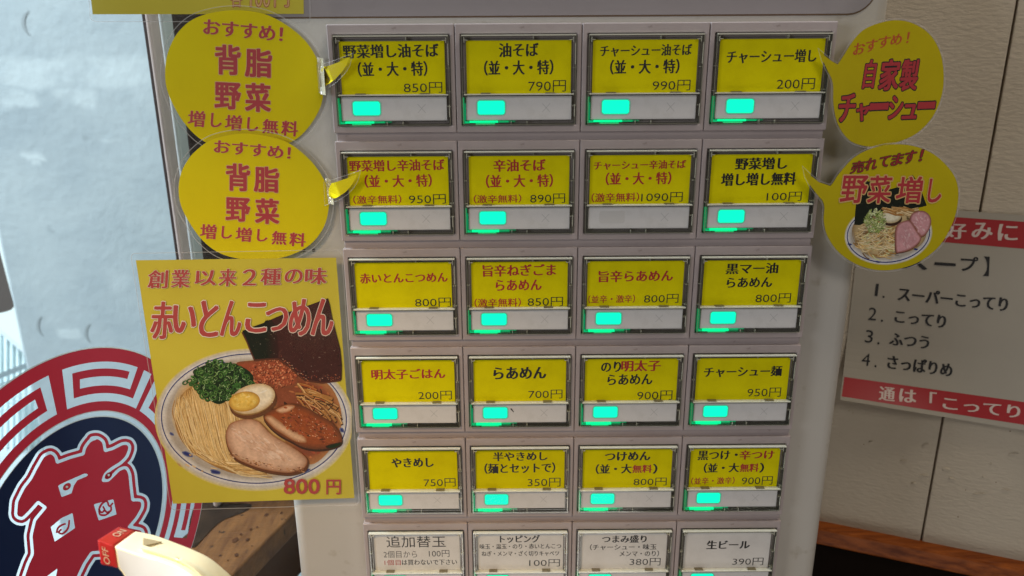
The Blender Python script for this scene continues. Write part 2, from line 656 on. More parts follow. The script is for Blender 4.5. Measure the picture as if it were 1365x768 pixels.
M['hole_shade'] = mat('tie_hole_shade', (.36, .40, .415), .8, .3)  # shade inside the tie dents, painted as flat grey crescents
M['jamb'] = mat('pinkish_jamb', (.50, .40, .37), .6, .3, (40, (.44, .35, .32), .4, .7, (1, 1, .2)))
M['gasket'] = mat('dark_gasket', (.05, .05, .05), .6)
M['frame'] = mat('grey_frame', (.50, .51, .50), .5, .4, (50, (.44, .45, .44), .4, .7, (1, 1, .2)))
M['brownwall'] = mat('brown_wall', (.040, .022, .018), .6, .3)
M['knot'] = mat('plank_knot', (.040, .014, .006), .7, .1, (90, (.075, .028, .011), .4, .7))
M['shade'] = mat('plank_shade', (.022, .014, .010), .95, .0, (60, (.05, .03, .02), .45, .75))  # shade on the plank's back corner, painted as a dark patch
M['plank'] = mat('worn_plank', (.16, .068, .021), .6, .15, (60, (.075, .028, .009), .36, .68, (3, .5, 1)), (60, .3, .002, (1, 8, 8)), spots=(120, (.022, .010, .005), .645, .69))
M['plankside'] = mat('plank_side', (.055, .022, .009), .7, .05, (20, (.05, .022, .012), .35, .70))
M['cabinet'] = mat('black_cabinet', (.006, .004, .003), .8, 0)
M['boards'] = mat('cream_painted_boards', (.50, .435, .345), .7, .3, (7, (.44, .375, .29), .4, .7), (260, .55, .0012, (1, 1, 2.6)), spots=(150, (.30, .23, .16), .74, .80))
M['groove'] = mat('groove_brown', (.16, .10, .06), .8)
M['rail'] = mat('varnished_wood', (.36, .095, .018), .4, .12, (30, (.13, .028, .006), .36, .66, (.6, 6, 9)), (40, .3, .0015, (1, 9, 9)))
M['dark'] = mat('dark_lower_wall', (.010, .006, .004), .8, .05)
M['paper'] = mat('notice_paper', (.38, .345, .29), .6, .2, (8, (.34, .31, .26), .4, .7))
M['bandred'] = mat('notice_red', (.34, .014, .018), .5)
M['bandtext'] = mat('notice_pale_ink', (.60, .48, .43), .5)
M['cream'] = mat('cream_plastic', (.93, .82, .56), .38, .5, (30, (.87, .75, .49), .4, .72), (260, .10, .0006), spots=(300, (.30, .20, .10), .70, .76))
M['leverwhite'] = mat('lever_pale_side', (.62, .60, .58), .45, .4)
M['capred'] = mat('lever_red', (.50, .018, .018), .42, .5)
M['caplet'] = mat('lever_worn_letters', (.66, .50, .34), .5)
M['leverbrown'] = mat('lever_arrow_brown', (.40, .31, .18), .5)
M['signbrown'] = mat('sign_back_taupe', (.20, .17, .155), .6)
M['shed'] = mat('pale_corrugated', (.86, .96, .97), .6, .3)
M['shedrail'] = mat('shed_grey_rail', (.22, .26, .27), .5)
M['slat'] = mat('shed_pale_slat', (.55, .64, .66), .5)
M['outground'] = mat('pale_ground', (.45, .50, .52), .9)

# ------------------------------------------------------------------ the sky, ground and what stands outside the window
M['sky'] = emit('bright_sky', (.80, .97, 1.0), 1.0)
GA = math.radians(17)
GDIR = Vector((math.sin(GA), math.cos(GA), 0))          # along the window, away from the lens
GN = Vector((GDIR.y, -GDIR.x, 0))                        # window normal, towards the room
GP = Vector((-.178, 0, 0))
GLASS = Plane(GP, GN)

b = MB()
b.face([(-8, 6, -5), (2, 6, -5), (2, 6, 5), (-8, 6, 5)])
tag(b.build('sky', M['sky']), kind='structure')
b = MB()
b.face([(-7, .3, -1.1), (2, .3, -1.1), (2, 2.3, -1.1), (-7, 2.3, -1.1)])
tag(b.build('ground', M['outground']), kind='structure')

# concrete pillar seen through the glass
PIL = Plane((-.6, 1.05, 0), (0, -1, 0))
pl, pr = PIL.pt(8, 368), PIL.pt(300, 368)
root = thing('concrete_pillar', 'pale blue painted concrete pillar outside behind the window glass', 'pillar', (pl.x, 1.05, -1.1))
b = MB()
b.box(pl.x, 1.05, -1.1, pr.x + .10, 1.38, 1.3)
def pbox(x0, y0, x1, y1, e, amt):
    a, c = PIL.pt(x0, y1) - root.location, PIL.pt(x1, y0) - root.location
    return (a.x, c.x, a.z, c.z, e, amt)


add_patches(M['concrete'], (.61, .675, .69), [pbox(-60, 76, 206, 116, .006, .9), pbox(-60, 118, 52, 141, .005, .8), pbox(75, 118, 130, 139, .006, .8), pbox(180, 116, 206, 136, .006, .6),
                                              pbox(27, 203, 66, 210, .003, 1), pbox(46, 208, 56, 216, .003, .9), pbox(132, 186, 160, 192, .003, .6), pbox(78, 437, 106, 452, .004, .9), pbox(150, 360, 175, 385, .01, .5)])
b.build('shaft', M['concrete'], root, bevel=.006)
for (hx, hy, r) in ((42, 30, 14), (59, 434, 11), (123, 444, 11)):
    b = MB()
    arc = [math.radians(a) for a in range(105, 262, 12)]
    pts = [(hx + r * .8 * math.cos(a), hy - r * 1.15 * math.sin(a)) for a in arc]
    b.ribbon(pts, lambda t: .4 + r * .30 * math.sin(math.pi * t), PIL.pt, .0006)
    b.build('tie_hole_shade', M['hole_shade'], root)

# taupe sign plate at the left edge
SG = Plane((-.6, .62, 0), (0, -1, 0))
b = MB()
b.slab([(-120, 250), (-20, 250), (-9, 300), (0, 336), (10, 374), (18, 404), (18.5, 409), (15, 413), (8, 415.5), (-40, 426), (-120, 440)], SG.pt, 0, .02)
tag(b.build('sign_plate', M['signbrown']), 'taupe plate with a rounded corner outside, left of the pale pillar', 'plate')

# corrugated lean-to roof with rails
SH = Plane((-.6, 1.9, 0), (0, -1, 0))
root = thing('corrugated_roof', 'bright pale corrugated sheet roof with grey rails beyond the window', 'roof', tuple(SH.pt(0, 500)))
b = MB()
for i in range(16):
    x = -60 + i * 8
    top = 441 + x * .85
    a = [SH.pt(x, top, .0), SH.pt(x + 4, top + 3.5, .012), SH.pt(x + 4, 640, .012), SH.pt(x, 640, 0)]
    c = [SH.pt(x + 4, top + 3.5, .012), SH.pt(x + 8, top + 7, 0), SH.pt(x + 8, 640, 0), SH.pt(x + 4, 640, .012)]
    b.face(a)
    b.face(c)
b.build('corrugated_sheet', M['shed'], root)


def bar(p, q, w, pl_, h, th, m, name, par):
    b = MB()
    d = Vector((q[0] - p[0], q[1] - p[1])).normalized()
    n = Vector((-d.y, d.x)) * w / 2
    b.slab([(p[0] + n.x, p[1] + n.y), (q[0] + n.x, q[1] + n.y), (q[0] - n.x, q[1] - n.y), (p[0] - n.x, p[1] - n.y)], pl_.pt, h, th)
    return b.build(name, m, par)


M['shedpale'] = mat('shed_pale_rail', (.72, .78, .80), .5)
bar((-10, 433), (60, 492), 5, SH, .09, .05, M['shedpale'], 'edge_rail', root)
bar((-20, 509), (70, 474), 7, SH, .12, .05, M['shedrail'], 'cross_rail', root)
for k in range(7):
    bar((-20, 521 + k * 6), (70, 486 + k * 6), 2.2, SH, .10, .02, M['slat'], 'slat', root)

# jamb strips behind the glass, brown wall, plank and cabinet
EDGE = Plane(GP - GN * .012, GN)
PZ = EDGE.pt(388, 688).z
LEDGE = Plane((0, 0, PZ), (0, 0, 1))
JB = Plane(LEDGE.pt(296, 667), GN)


def upright(x0, x1, y, h, depth, m, name, label, cat):
    """vertical strip on a plane parallel to the window, x0..x1 measured at height y"""
    b = MB()
    a, c = JB.pt(x0, y, h), JB.pt(x1, y, h)
    for_z = (PZ + .0005, .34)
    A = [Vector((p.x, p.y, z)) for p, z in ((a, for_z[0]), (c, for_z[0]), (c, for_z[1]), (a, for_z[1]))]
    B = [v - GN * depth for v in A]
    b.hexa(A, B)
    return tag(b.build(name, m, bevel=.0012), label, cat)


upright(199.5, 213.2, 27, .003, .003, M['jamb'], 'door_jamb', 'pinkish beige wooden jamb strip beside the pale pillar', 'jamb')
upright(213.3, 216.6, 27, 0, .002, M['gasket'], 'rubber_gasket', 'thin dark gasket line between the pinkish jamb and the grey strip', 'gasket')
upright(216.7, 231.0, 27, .002, .003, M['frame'], 'window_frame', 'light grey metal frame strip behind the speech bubble stickers', 'frame')
upright(231.1, 420, 27, -.004, .02, M['brownwall'], 'brown_wall', 'dark brown wall strip between the grey frame and the ticket machine', 'wall')

root = thing('wooden_ledge', 'worn stained wooden plank ledge below the yellow ramen poster', 'ledge', tuple(LEDGE.pt(330, 730)))
e1, e2 = LEDGE.pt(388, 688), LEDGE.pt(309, 768)
d = (e1 - e2).normalized()
side = Vector((-d.y, d.x, 0))
if side.x > 0:
    side = -side
fa, fb = e1 + d * .03, e2 - d * .16
b = MB()
top = [fa, fb, fb + side * .085, LEDGE.pt(236, 768), LEDGE.pt(262, 670), LEDGE.pt(330, 664)]
lowp = [v - Vector((0, 0, .014)) for v in top]
b.face(top)
b.face(lowp[::-1])
for i in range(len(top)):
    j = (i + 1) % len(top)
    b.face([top[i], top[j], lowp[j], lowp[i]])
b.build('plank', M['plank'], root, bevel=.0014)
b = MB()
b.slab(catmull([(262, 671), (300, 671), (334, 672), (326, 682), (296, 694), (276, 712), (258, 730), (250, 716)], 4), LEDGE.pt, .0004, .0003)  # flat patch painting in the shaded back corner
b.build('plank_shade', M['shade'], root)
z5 = zm(210, 640, 6.0)
for kx, ky, ka, kb in ((870, 275, 20, 9), (990, 262, 13, 6), (795, 375, 10, 6), (745, 392, 12, 7), (718, 476, 18, 10), (665, 432, 11, 8), (622, 478, 30, 15), (630, 596, 16, 13), (500, 601, 11, 6), (755, 526, 6, 5), (560, 640, 6, 4)):
    b = MB()
    b.slab([z5(*p) for p in catmull(ellipse(kx, ky, ka, kb, -32, 9, .22), 3)], LEDGE.pt, .0004, .0003)
    b.build('knot', M['knot'], root)
b = MB()
q = [v + side * .0025 - Vector((0, 0, .0145)) for v in (fa, fb)]
q = [q[0], q[1], q[1] + side * .06, q[0] + side * .06]
b.hexa(q, [v - Vector((0, 0, .03)) for v in q])
b.build('apron', M['plankside'], root)
b = MB()
q = [v + side * .03 - Vector((0, 0, .045)) for v in (fa, fb)]
q = [q[0], q[1], q[1] + side * .04, q[0] + side * .04]
b.hexa(q, [v - Vector((0, 0, .35)) for v in q])
b.build('cabinet_front', M['cabinet'], root)

# the glass itself
b = MB()
ga, gb = GP + GDIR * -.26, GP + GDIR * .27
A = [Vector((p.x, p.y, z)) for p, z in ((ga, -.34), (gb, -.34), (gb, .30), (ga, .30))]
b.hexa(A, [v - GN * .004 for v in A])
tag(b.build('window_pane', M['glass']), 'clear window pane carrying the round red and navy emblem', 'window')

def sdist(poly, X, Y):
    """signed distance (photo units) to an outline, negative inside"""
    P = np.array(poly)
    Qn = np.roll(P, -1, 0)
    best = np.full(X.shape, 1e9)
    ins = np.zeros(X.shape, bool)
    for (ax, ay), (bx, by) in zip(P, Qn):
        dx, dy = bx - ax, by - ay
        L2 = dx * dx + dy * dy
        if L2 < 1e-12:
            continue
        t = np.clip(((X - ax) * dx + (Y - ay) * dy) / L2, 0, 1)
        best = np.minimum(best, np.hypot(X - ax - t * dx, Y - ay - t * dy))
        if ay != by:
            c = ((ay > Y) != (by > Y)) & (X < dx * (Y - ay) / dy + ax)
            ins ^= c
    return np.where(ins, -best, best)


def clip(poly, k, lo):
    """keeps the part of a small polygon (x, y, fields...) where field k >= lo"""
    out = []
    n = len(poly)
    for i in range(n):
        a, c = poly[i], poly[(i + 1) % n]
        da, dc = a[k] - lo, c[k] - lo
        if da >= 0:
            out.append(a)
        if (da >= 0) != (dc >= 0):
            t = da / (da - dc)
            out.append(tuple(p + (q - p) * t for p, q in zip(a, c)))
    return out


def region(mb, X, Y, fields, mp, h, mi=0):
    """faces of the area where every field >= 0, on a fine grid"""
    ok = np.ones(X.shape, bool)
    for f in fields:
        ok &= f >= 0
    memo = {}
    for j in range(X.shape[0] - 1):
        for i in range(X.shape[1] - 1):
            if not (ok[j, i] or ok[j, i + 1] or ok[j + 1, i] or ok[j + 1, i + 1]):
                continue
            ids = ((j, i), (j, i + 1), (j + 1, i + 1), (j + 1, i))
            if all(ok[q] for q in ids):
                fc_ = []
                for q in ids:
                    if q not in memo:
                        memo[q] = len(mb.v)
                        mb.v.append(tuple(mp(X[q], Y[q], h)))
                    fc_.append(memo[q])
                mb.f.append(tuple(fc_))
                mb.m.append(mi)
                continue
            poly = [(X[q], Y[q]) + tuple(f[q] for f in fields) for q in ids]
            for k in range(len(fields)):
                poly = clip(poly, 2 + k, 0)
                if len(poly) < 3:
                    break
            if len(poly) >= 3:
                mb.face([mp(p[0], p[1], h) for p in poly], mi)


# ------------------------------------------------------------------ round emblem on the glass
e0 = zm(0, 455, 5.486)
e1_ = zm(100, 455, 5.486)


def uv(px, py):
    p = GLASS.pt(px, py)
    return (p - GP).dot(GDIR), p.z


ring_px = [(0, 518), (53, 485), (110, 467), (141, 465), (194, 474), (269, 670), (264, 690), (255, 728)]
Q = np.array([uv(*p) for p in ring_px])
sol = np.linalg.lstsq(np.c_[2 * Q[:, 0], 2 * Q[:, 1], np.ones(len(Q))], (Q ** 2).sum(1), rcond=None)[0]
EC = (sol[0], sol[1])
ER = math.sqrt(sol[2] + sol[0] ** 2 + sol[1] ** 2)


def polar(px, py):
    u, v = uv(px, py)
    u -= EC[0]
    v -= EC[1]
    return math.atan2(v, u), math.hypot(u, v) / ER


def em(a, r, h):
    """point of the emblem at angle a and radius r"""
    return GP + GDIR * (EC[0] + ER * r * math.cos(a)) + Vector((0, 0, EC[1] + ER * r * math.sin(a))) + GN * h


LV = [polar(*e1_(220, y))[1] for y in (148, 198, 255, 322, 378, 437, 505, 553)]
TH = lambda f, x, y: polar(*f(x, y))[0]
a_l = .5 * (TH(e0, 440, 217) + TH(e0, 500, 490))
a_sp = .5 * (TH(e0, 350, 265) + TH(e0, 405, 530))
b_l = .5 * (TH(e0, 520, 240) + TH(e0, 555, 408))
c_l = .5 * (TH(e0, 590, 288) + TH(e0, 598, 338))
d_r = .5 * (TH(e1_, 440, 235) + TH(e1_, 415, 282))
e_r = .5 * (TH(e1_, 505, 210) + TH(e1_, 435, 352))
f_r = .5 * (TH(e1_, 530, 285) + TH(e1_, 460, 420))
g_r = .5 * (TH(e1_, 555, 375) + TH(e1_, 480, 500))
h_r = .5 * (TH(e1_, 560, 435) + TH(e1_, 513, 525))
root = thing('window_emblem', 'round red and navy emblem sticker with a key-pattern ring on the window glass', 'sticker', tuple(em(0, 0, 0)))
EH = .0003


def arc_piece(mb, a0, a1, r0, r1, h=EH, mi=0):
    n = max(2, int(abs(a1 - a0) / .03))
    for i in range(n):
        p, q = a0 + (a1 - a0) * i / n, a0 + (a1 - a0) * (i + 1) / n
        mb.face([em(p, r0, h), em(q, r0, h), em(q, r1, h), em(p, r1, h)], mi)


ring = MB()
arc_piece(ring, 0, 2 * math.pi, 1.0, LV[0])
arc_piece(ring, 0, 2 * math.pi, LV[5], LV[6])
# half unit = closed end (spoke) ... open end; units alternate mirrored round the ring
mid = .5 * (a_l + a_sp)
end = .5 * (g_r + h_r)
half = mid - end
N2 = max(2, round(math.pi * 2 / half / 2) * 2)
sc = math.pi * 2 / N2 / half
for k in range(N2):
    base = mid - (k * half * sc if k % 2 == 0 else (k + 1) * half * sc)
    sg = -1 if k % 2 == 0 else 1
    A = lambda x: base + sg * abs(mid - x) * sc
    arc_piece(ring, A(mid), A(a_l), LV[0], LV[5])
    arc_piece(ring, A(b_l), A(d_r), LV[1], LV[2])
    arc_piece(ring, A(b_l), A(c_l), LV[2], LV[3])
    arc_piece(ring, A(b_l), A(f_r), LV[3], LV[4])
    arc_piece(ring, A(e_r), A(f_r), LV[0], LV[3])
    arc_piece(ring, A(g_r), A(end), LV[0], LV[5])
ring.build('key_pattern_ring', M['sred'], root)
rw = .006
for r in (1.0 + rw, LV[6], LV[7] + rw):
    rim = MB()
    arc_piece(rim, 0, 2 * math.pi, r, r - rw, EH * .6)
    rim.build('silver_ring', M['silver'], root)

g3 = zm(0, 570, 3.879)
g4 = zm(110, 560, 3.695)
core = [g3(*p) for p in [(88, 455), (93, 385), (128, 315), (165, 268), (192, 215), (228, 152), (262, 135), (281, 150), (291, 190), (365, 162), (438, 142), (444, 108), (470, 72), (503, 62)]]
core += [g4(*p) for p in [(45, 96), (72, 92), (97, 108), (106, 160), (150, 148), (200, 122), (224, 122), (226, 142), (212, 178), (184, 206), (135, 236), (106, 262), (95, 292), (92, 305), (128, 305), (160, 274), (186, 248), (214, 240), (226, 268), (232, 330), (241, 402), (268, 400), (290, 402), (288, 432), (262, 478), (218, 530), (290, 545), (300, 600), (250, 640), (150, 640)]]
core += [g3(*p) for p in [(470, 640), (430, 700), (392, 780), (380, 840), (110, 840), (130, 768), (152, 705), (176, 655), (168, 560), (186, 482), (245, 412), (196, 376), (150, 428), (112, 466)]]


def dense(poly, step=2.2):
    o = []
    for i in range(len(poly)):
        a, c = Vector(poly[i]), Vector(poly[(i + 1) % len(poly)])
        k = max(1, int((c - a).length / step))
        for j in range(k):
            p = a.lerp(c, j / k)
            o.append((p.x, p.y))
    return o


def soft(poly, it=2):
    for _ in range(it):
        poly = [(.25 * poly[i - 1][0] + .5 * poly[i][0] + .25 * poly[(i + 1) % len(poly)][0],
                 .25 * poly[i - 1][1] + .5 * poly[i][1] + .25 * poly[(i + 1) % len(poly)][1]) for i in range(len(poly))]
    return poly


core = soft(dense(core, 2.4), 1)
def to_px(a, r):
    """photo position of an emblem point (so outlines can be combined)"""
    p = em(a, r, 0) - CAM
    q = Vector((p.dot(_x), p.dot(_y), p.dot(_z)))
    return (PW / 2 + FPX * q.x / -q.z, PH / 2 - FPX * q.y / -q.z)


circle = [to_px(2 * math.pi * i / 140, LV[7]) for i in range(140)]
gaps = [[f(*p) for p in pts] for f, pts in ((g3, [(300, 300), (340, 280), (436, 238), (455, 250), (400, 272), (382, 300), (370, 340), (318, 360)]),
               (g3, [(262, 515), (318, 468), (375, 442), (388, 520), (283, 590)]),
               (g4, [(55, 415), (152, 390), (168, 465), (80, 495)]),
               (g4, [(-4, 276), (16, 262), (26, 268), (22, 276), (-4, 288)]),
               (g3, [(242, 770), (298, 728), (285, 790)]))]
GX, GY = np.meshgrid(np.arange(-18, 228, 1.4), np.arange(550, 800, 1.4))
DC = sdist(core, GX, GY)
DD = sdist(circle, GX, GY)
DG = np.minimum.reduce([sdist(g, GX, GY) for g in gaps])
disc = MB()
region(disc, GX, GY, [-DD, DC - 11.6], GLASS.pt, EH)
disc.build('navy_disc', M['navy'], root)
blob = MB()
region(blob, GX, GY, [DC - 4.0, 8.2 - DC], GLASS.pt, EH, 1)
region(blob, GX, GY, [-DC, DG], GLASS.pt, EH, 1)
H5 = EH
blob.flat([g3(*p) for p in ellipse(346, 306, 24, 16, -40, 16)], GLASS.pt, H5, 1)
blob.flat([g4(*p) for p in ellipse(128, 274, 22, 14, -40, 16)], GLASS.pt, H5, 1)
blob.flat([g3(*p) for p in ellipse(346, 307, 7, 6, 0, 12)], GLASS.pt, H5 + .0002, 0)
blob.flat([g4(*p) for p in ellipse(129, 271, 6, 6, 0, 12)], GLASS.pt, H5 + .0002, 0)
wv = lambda t: 2.9 * (1 - .4 * abs(t - .5))
for f, pts in ((g3, [(358, 478), (352, 520), (325, 548), (304, 545)]), (g3, [(340, 497), (318, 505), (300, 520), (292, 545)]), (g3, [(318, 525), (308, 535), (300, 545)]),
               (g4, [(150, 408), (132, 425), (120, 400), (96, 412), (82, 440), (95, 455), (108, 442), (100, 425)]), (g4, [(108, 442), (122, 455), (140, 445), (140, 425)]), (g4, [(82, 440), (86, 465), (112, 468), (132, 455)])):
    blob.ribbon([f(*p) for p in catmull(pts, 4, False)], wv, GLASS.pt, H5, 1)
    H5 += .00002
blob.build('emblem_character', [M['silver'], M['sred']], root)

# ------------------------------------------------------------------ wall on the right with its notice
WD = Vector((.927, -.375, 0)).normalized()
WN = Vector((WD.y, -WD.x, 0))
if WN.y > 0:
    WN = -WN
WP = Vector((.106, .175, 0))
WALL = Plane(WP, WN)


def wz(px, py):
    return WALL.pt(px, py).z


def wu(px, py):
    return (WALL.pt(px, py) - WP).dot(WD)


def wpt(u, z, h=0):
    return WP + WD * u + WN * h + Vector((0, 0, z))


zt = WALL.pt(1227, 728).z
ug = wu(1306.5, 281)
root = thing('board_wall', 'cream painted board wall with one upright groove right of the machine', 'wall', tuple(wpt(ug, zt)))
for u0, u1 in ((-.16, ug - .0005), (ug + .0005, .42)):
    b = MB()
    nx, nz = 3, 40
    A = [wpt(u0, zt - .004), wpt(u1, zt - .004), wpt(u1, .42), wpt(u0, .42)]
    b.hexa(A, [v - WN * .012 for v in A])
    b.build('wall_board', M['boards'], root, bevel=.0006)
b = MB()
A = [wpt(ug - .02, zt - .004, -.0035), wpt(ug + .02, zt - .004, -.0035), wpt(ug + .02, .42, -.0035), wpt(ug - .02, .42, -.0035)]
b.hexa(A, [v - WN * .004 for v in A])
b.build('groove_backing', M['groove'], root)

zw = zm(1150, 560, 5.484)
for hx, hy, hr in ((1078, 82, 5), (697, 708, 5), (752, 511, 4), (975, 455, 4), (8, 178, 4)):
    b = MB()
    b.slab([zw(*p) for p in ellipse(hx, hy, hr, hr, 0, 10)], WALL.pt, .0001, .0002)
    b.build('pin_hole', M['groove'], root)
random.seed(21)
for bx, by, ba, bb, bt in ((462, 188, 36, 22, 0), (1090, 252, 40, 13, -8), (1120, 246, 28, 7, -4), (610, 362, 36, 18, 5), (655, 430, 32, 8, 12), (372, 462, 26, 8, -5), (1050, 512, 42, 5, 6), (60, 160, 20, 8, 0), (880, 415, 8, 7, 0), (450, 406, 40, 6, 4), (860, 540, 60, 5, 0), (300, 300, 30, 6, 3), (940, 322, 12, 6, 0)):
    b = MB()
    base_ = [zw(*p) for p in ellipse(bx, by, ba, bb, bt, 14, .15)]
    mid_ = [zw(*p) for p in ellipse(bx, by, ba * .6, bb * .6, bt, 14, .15)]
    for i in range(14):
        j = (i + 1) % 14
        b.face([WALL.pt(*base_[i], -.0002), WALL.pt(*base_[j], -.0002), WALL.pt(*mid_[j], .0007), WALL.pt(*mid_[i], .0007)])
    b.flat(mid_, WALL.pt, .0007)
    b.build('paint_blob', M['boards'], root, smooth=True)
zb = WALL.pt(1095, 728).z
b = MB()
hh = .008
zt2 = Plane(WP + WN * hh, WN).pt(1227, 731).z
zb2 = Plane(WP + WN * hh, WN).pt(1227, 755).z
A = [wpt(-.16, zb2, hh), wpt(.42, zb2, hh), wpt(.42, zt2, hh), wpt(-.16, zt2, hh)]
b.hexa(A, [v - WN * .02 for v in A])
tag(b.build('wooden_rail', M['rail'], bevel=.0015), 'varnished orange brown wooden rail along the foot of the cream board wall', 'rail')
b = MB()
A = [wpt(-.16, -.6, -.006), wpt(.42, -.6, -.006), wpt(.42, zb2 - .0005, -.006), wpt(-.16, zb2 - .0005, -.006)]
b.hexa(A, [v - WN * .02 for v in A])
tag(b.build('lower_wall', M['dark']), 'very dark lower wall panel under the orange brown wooden rail', 'wall')


class Curl:
    """notice paper: flat on the wall, its lower edge standing off in two waves"""
    def pt(self, px, py, h=0.0):
        t = max(0.0, (py - 440 - .15 * (px - 1120)) / 90)
        w = .5 + .5 * math.cos((px - 1135) / 62.0)
        return WALL.pt(px, py, .0008 + .0120 * t * t * (.30 + .70 * w) + h)


CURL = Curl()
root = thing('soup_notice', 'white paper notice with red bands listing four soup strengths on the board wall', 'notice', tuple(CURL.pt(1240, 420)))


def grid(mb, corners, mp, h, mi=0, nx=24, ny=24, back=0.0):
    tl, tr, br, bl = [Vector(c) for c in corners]
    P = lambda i, j: (tl.lerp(tr, i / nx)).lerp(bl.lerp(br, i / nx), j / ny)
    for i in range(nx):
        for j in range(ny):
            c = [P(i, j), P(i + 1, j), P(i + 1, j + 1), P(i, j + 1)]
            mb.face([mp(p.x, p.y, h) for p in c], mi)


b = MB()
q = [(1149.5, 272), (1480, 295), (1440, 586), (1120, 533)]
grid(b, q, CURL.pt, 0, nx=40, ny=30)
grid(b, q, CURL.pt, -.0003, nx=40, ny=30)
b.build('notice_paper', M['paper'], root)
b = MB()
grid(b, [(1148.7, 281), (1470, 303), (1464, 340), (1144.5, 313.5)], CURL.pt, .0001, nx=30, ny=6)
b.build('red_band', M['bandred'], root)
b = MB()
grid(b, [(1125.5, 502.5), (1450, 548), (1446, 579), (1122, 528.5)], CURL.pt, .0001, nx=40, ny=6)
b.build('red_band', M['bandred'], root)
z7 = zm(1050, 180, 3.841)
zr = zm(1080, 270, 2.327)


def zbox(f, x0, y0, x1, y1):
    a, c = f(x0, y0), f(x1, y1)
    return (a[0], a[1], c[0], c[1])


b = MB()
HT = .00022
text(b, '好', CURL.pt, zbox(z7, 800, 448, 912, 530), 'brush', 1, HT, .03)
text(b, 'み', CURL.pt, zbox(z7, 946, 448, 1047, 532), 'brush', 1, HT, .03)
text(b, 'に', CURL.pt, zbox(z7, 1080, 456, 1175, 540), 'brush', 1, HT, .03)
text(b, 'お', CURL.pt, zbox(z7, 660, 440, 765, 524), 'brush', 1, HT, .03)
text(b, '通', CURL.pt, zbox(zr, 215, 570, 262, 612), 'brush', 1, HT, .12)
text(b, 'は', CURL.pt, zbox(zr, 278, 577, 328, 617), 'brush', 1, HT, .12)
text(b, '「', CURL.pt, zbox(zr, 372, 588, 390, 622), 'brush', 1, HT, .12)
text(b, 'こってり', CURL.pt, zbox(zr, 413, 602, 650, 640), 'brush', 1, HT, .125)
text(b, '」がおすすめ', CURL.pt, zbox(zr, 672, 632, 960, 676), 'brush', 1, HT, .125)
text(b, '【', CURL.pt, zbox(z7, 398, 580, 450, 675), 'bold', 0, HT, .06, .1)
text(b, 'ス', CURL.pt, zbox(z7, 590, 608, 712, 684), 'minchob', 0, HT, .06, .1)
text(b, 'ー', CURL.pt, zbox(z7, 757, 652, 855, 666), 'minchob', 0, HT, .06, .1)
text(b, 'プ', CURL.pt, zbox(z7, 886, 622, 972, 694), 'bold', 0, HT, .06, .1)
text(b, '】', CURL.pt, zbox(z7, 1002, 622, 1032, 722), 'gothic', 0, HT, .05, .05)
for n_, s, bn, bt, sl in (('1', 'スーパーこってり', (202, 252, 211, 290), (274, 262, 612, 304), .100), ('2', 'こってり', (181, 325, 206, 364), (264, 333, 420, 372), .115),
                          ('3', 'ふつう', (171, 395, 195, 434), (247, 404, 368, 442), .105), ('4', 'さっぱりめ', (160, 467, 186, 505), (241, 472, 440, 514), .135)):
    text(b, n_, CURL.pt, zbox(zr, *bn), 'gothic', 0, HT, .1, .12)
    text(b, '.', CURL.pt, zbox(zr, bn[2] + 13, bn[3] - 1, bn[2] + 20, bn[3] + 6), 'gothic', 0, HT, .1)
    text(b, s, CURL.pt, zbox(zr, *bt), 'minchob', 0, HT, sl, .10)
b.build('lettering', [M['black'], M['bandtext']], root)

# ------------------------------------------------------------------ ticket machine
MP = .0085                                   # depth of the front panel behind the button faces
PANEL = Plane((0, MP, 0), (0, -1, 0))
xl = PANEL.pt(388, 680).x
xr = PANEL.pt(1140, 384).x
machine = thing('ticket_machine', 'grey ticket vending machine with rows of yellow menu buttons lit green', 'ticket machine', (0, .09, -.5))
b = MB()
b.box(xl, MP, -.5, xr, .165, .24)
b.build('body', M['shell'], machine, bevel=.0052, seg=5, smooth=False)
o = machine.children[0]
for p in o.data.polygons:
    p.use_smooth = True
o.data.set_sharp_from_angle(angle=math.radians(32))
# inset display panel along the top
dl, dr = PANEL.pt(330, 20).x, PANEL.pt(1166, 5).x
zlow = PANEL.pt(760, 20.5).z
b = MB()
rad = .0085
pts = [(dl, .2), (dl, zlow + rad)] + [(dl + rad - rad * math.cos(t), zlow + rad - rad * math.sin(t)) for t in np.linspace(0, math.pi / 2, 8)][1:]
pts += [(dr - rad + rad * math.sin(t), zlow + rad - rad * math.cos(t)) for t in np.linspace(0, math.pi / 2, 8)] + [(dr, .2)]
b.slab(pts, lambda x, y, h: Vector((x, MP - h, y)), .0004, .0008)
b.build('display_panel', M['display'], machine)
b = MB()
op = offset_poly(pts, .0005)
b.slab(op, lambda x, y, h: Vector((x, MP - h, y)), .0002, .0004)
b.build('panel_seam', M['groove'], machine)
for hx, hy in ((404.9, 333.5), (418, 333.5)):
    b = MB()
    b.slab(ellipse(hx, hy, 2.3, 2.1, n=16), PANEL.pt, .0003, .0006)
    b.build('screw_hole', M['black'], machine)

CW, CH = .040, .036


def cell(c, r):
    return Vector(((c - 2) * CW, 0, (2.5 - r) * CH))


# rails behind each row
for r in range(6):
    b = MB()
    x0, x1 = -2 * CW + .0006, 2 * CW - .0004
    zt_ = (2.5 - r) * CH - .0008
    b.box(x0, .0013, zt_ - .0352 - .0006, x1, MP - .0002, zt_)
    b.build('button_rail', M['bezel'], machine, bevel=.0003)
    b = MB()
    b.box(x0 + .0002, .0030, zt_ - .0354 - .0006, x1 - .0002, MP - .0002, zt_ - .0352 - .0004)
    b.build('rail_gap', M['recess'], machine)

mm = .001
OX0, OX1, OZ0, OZ1 = 1.7, 38.5, 3.05, 31.2     # opening of the bezel, mm


def L(x, z, y=0.0):
    return Vector((x * mm, y * mm, -z * mm))


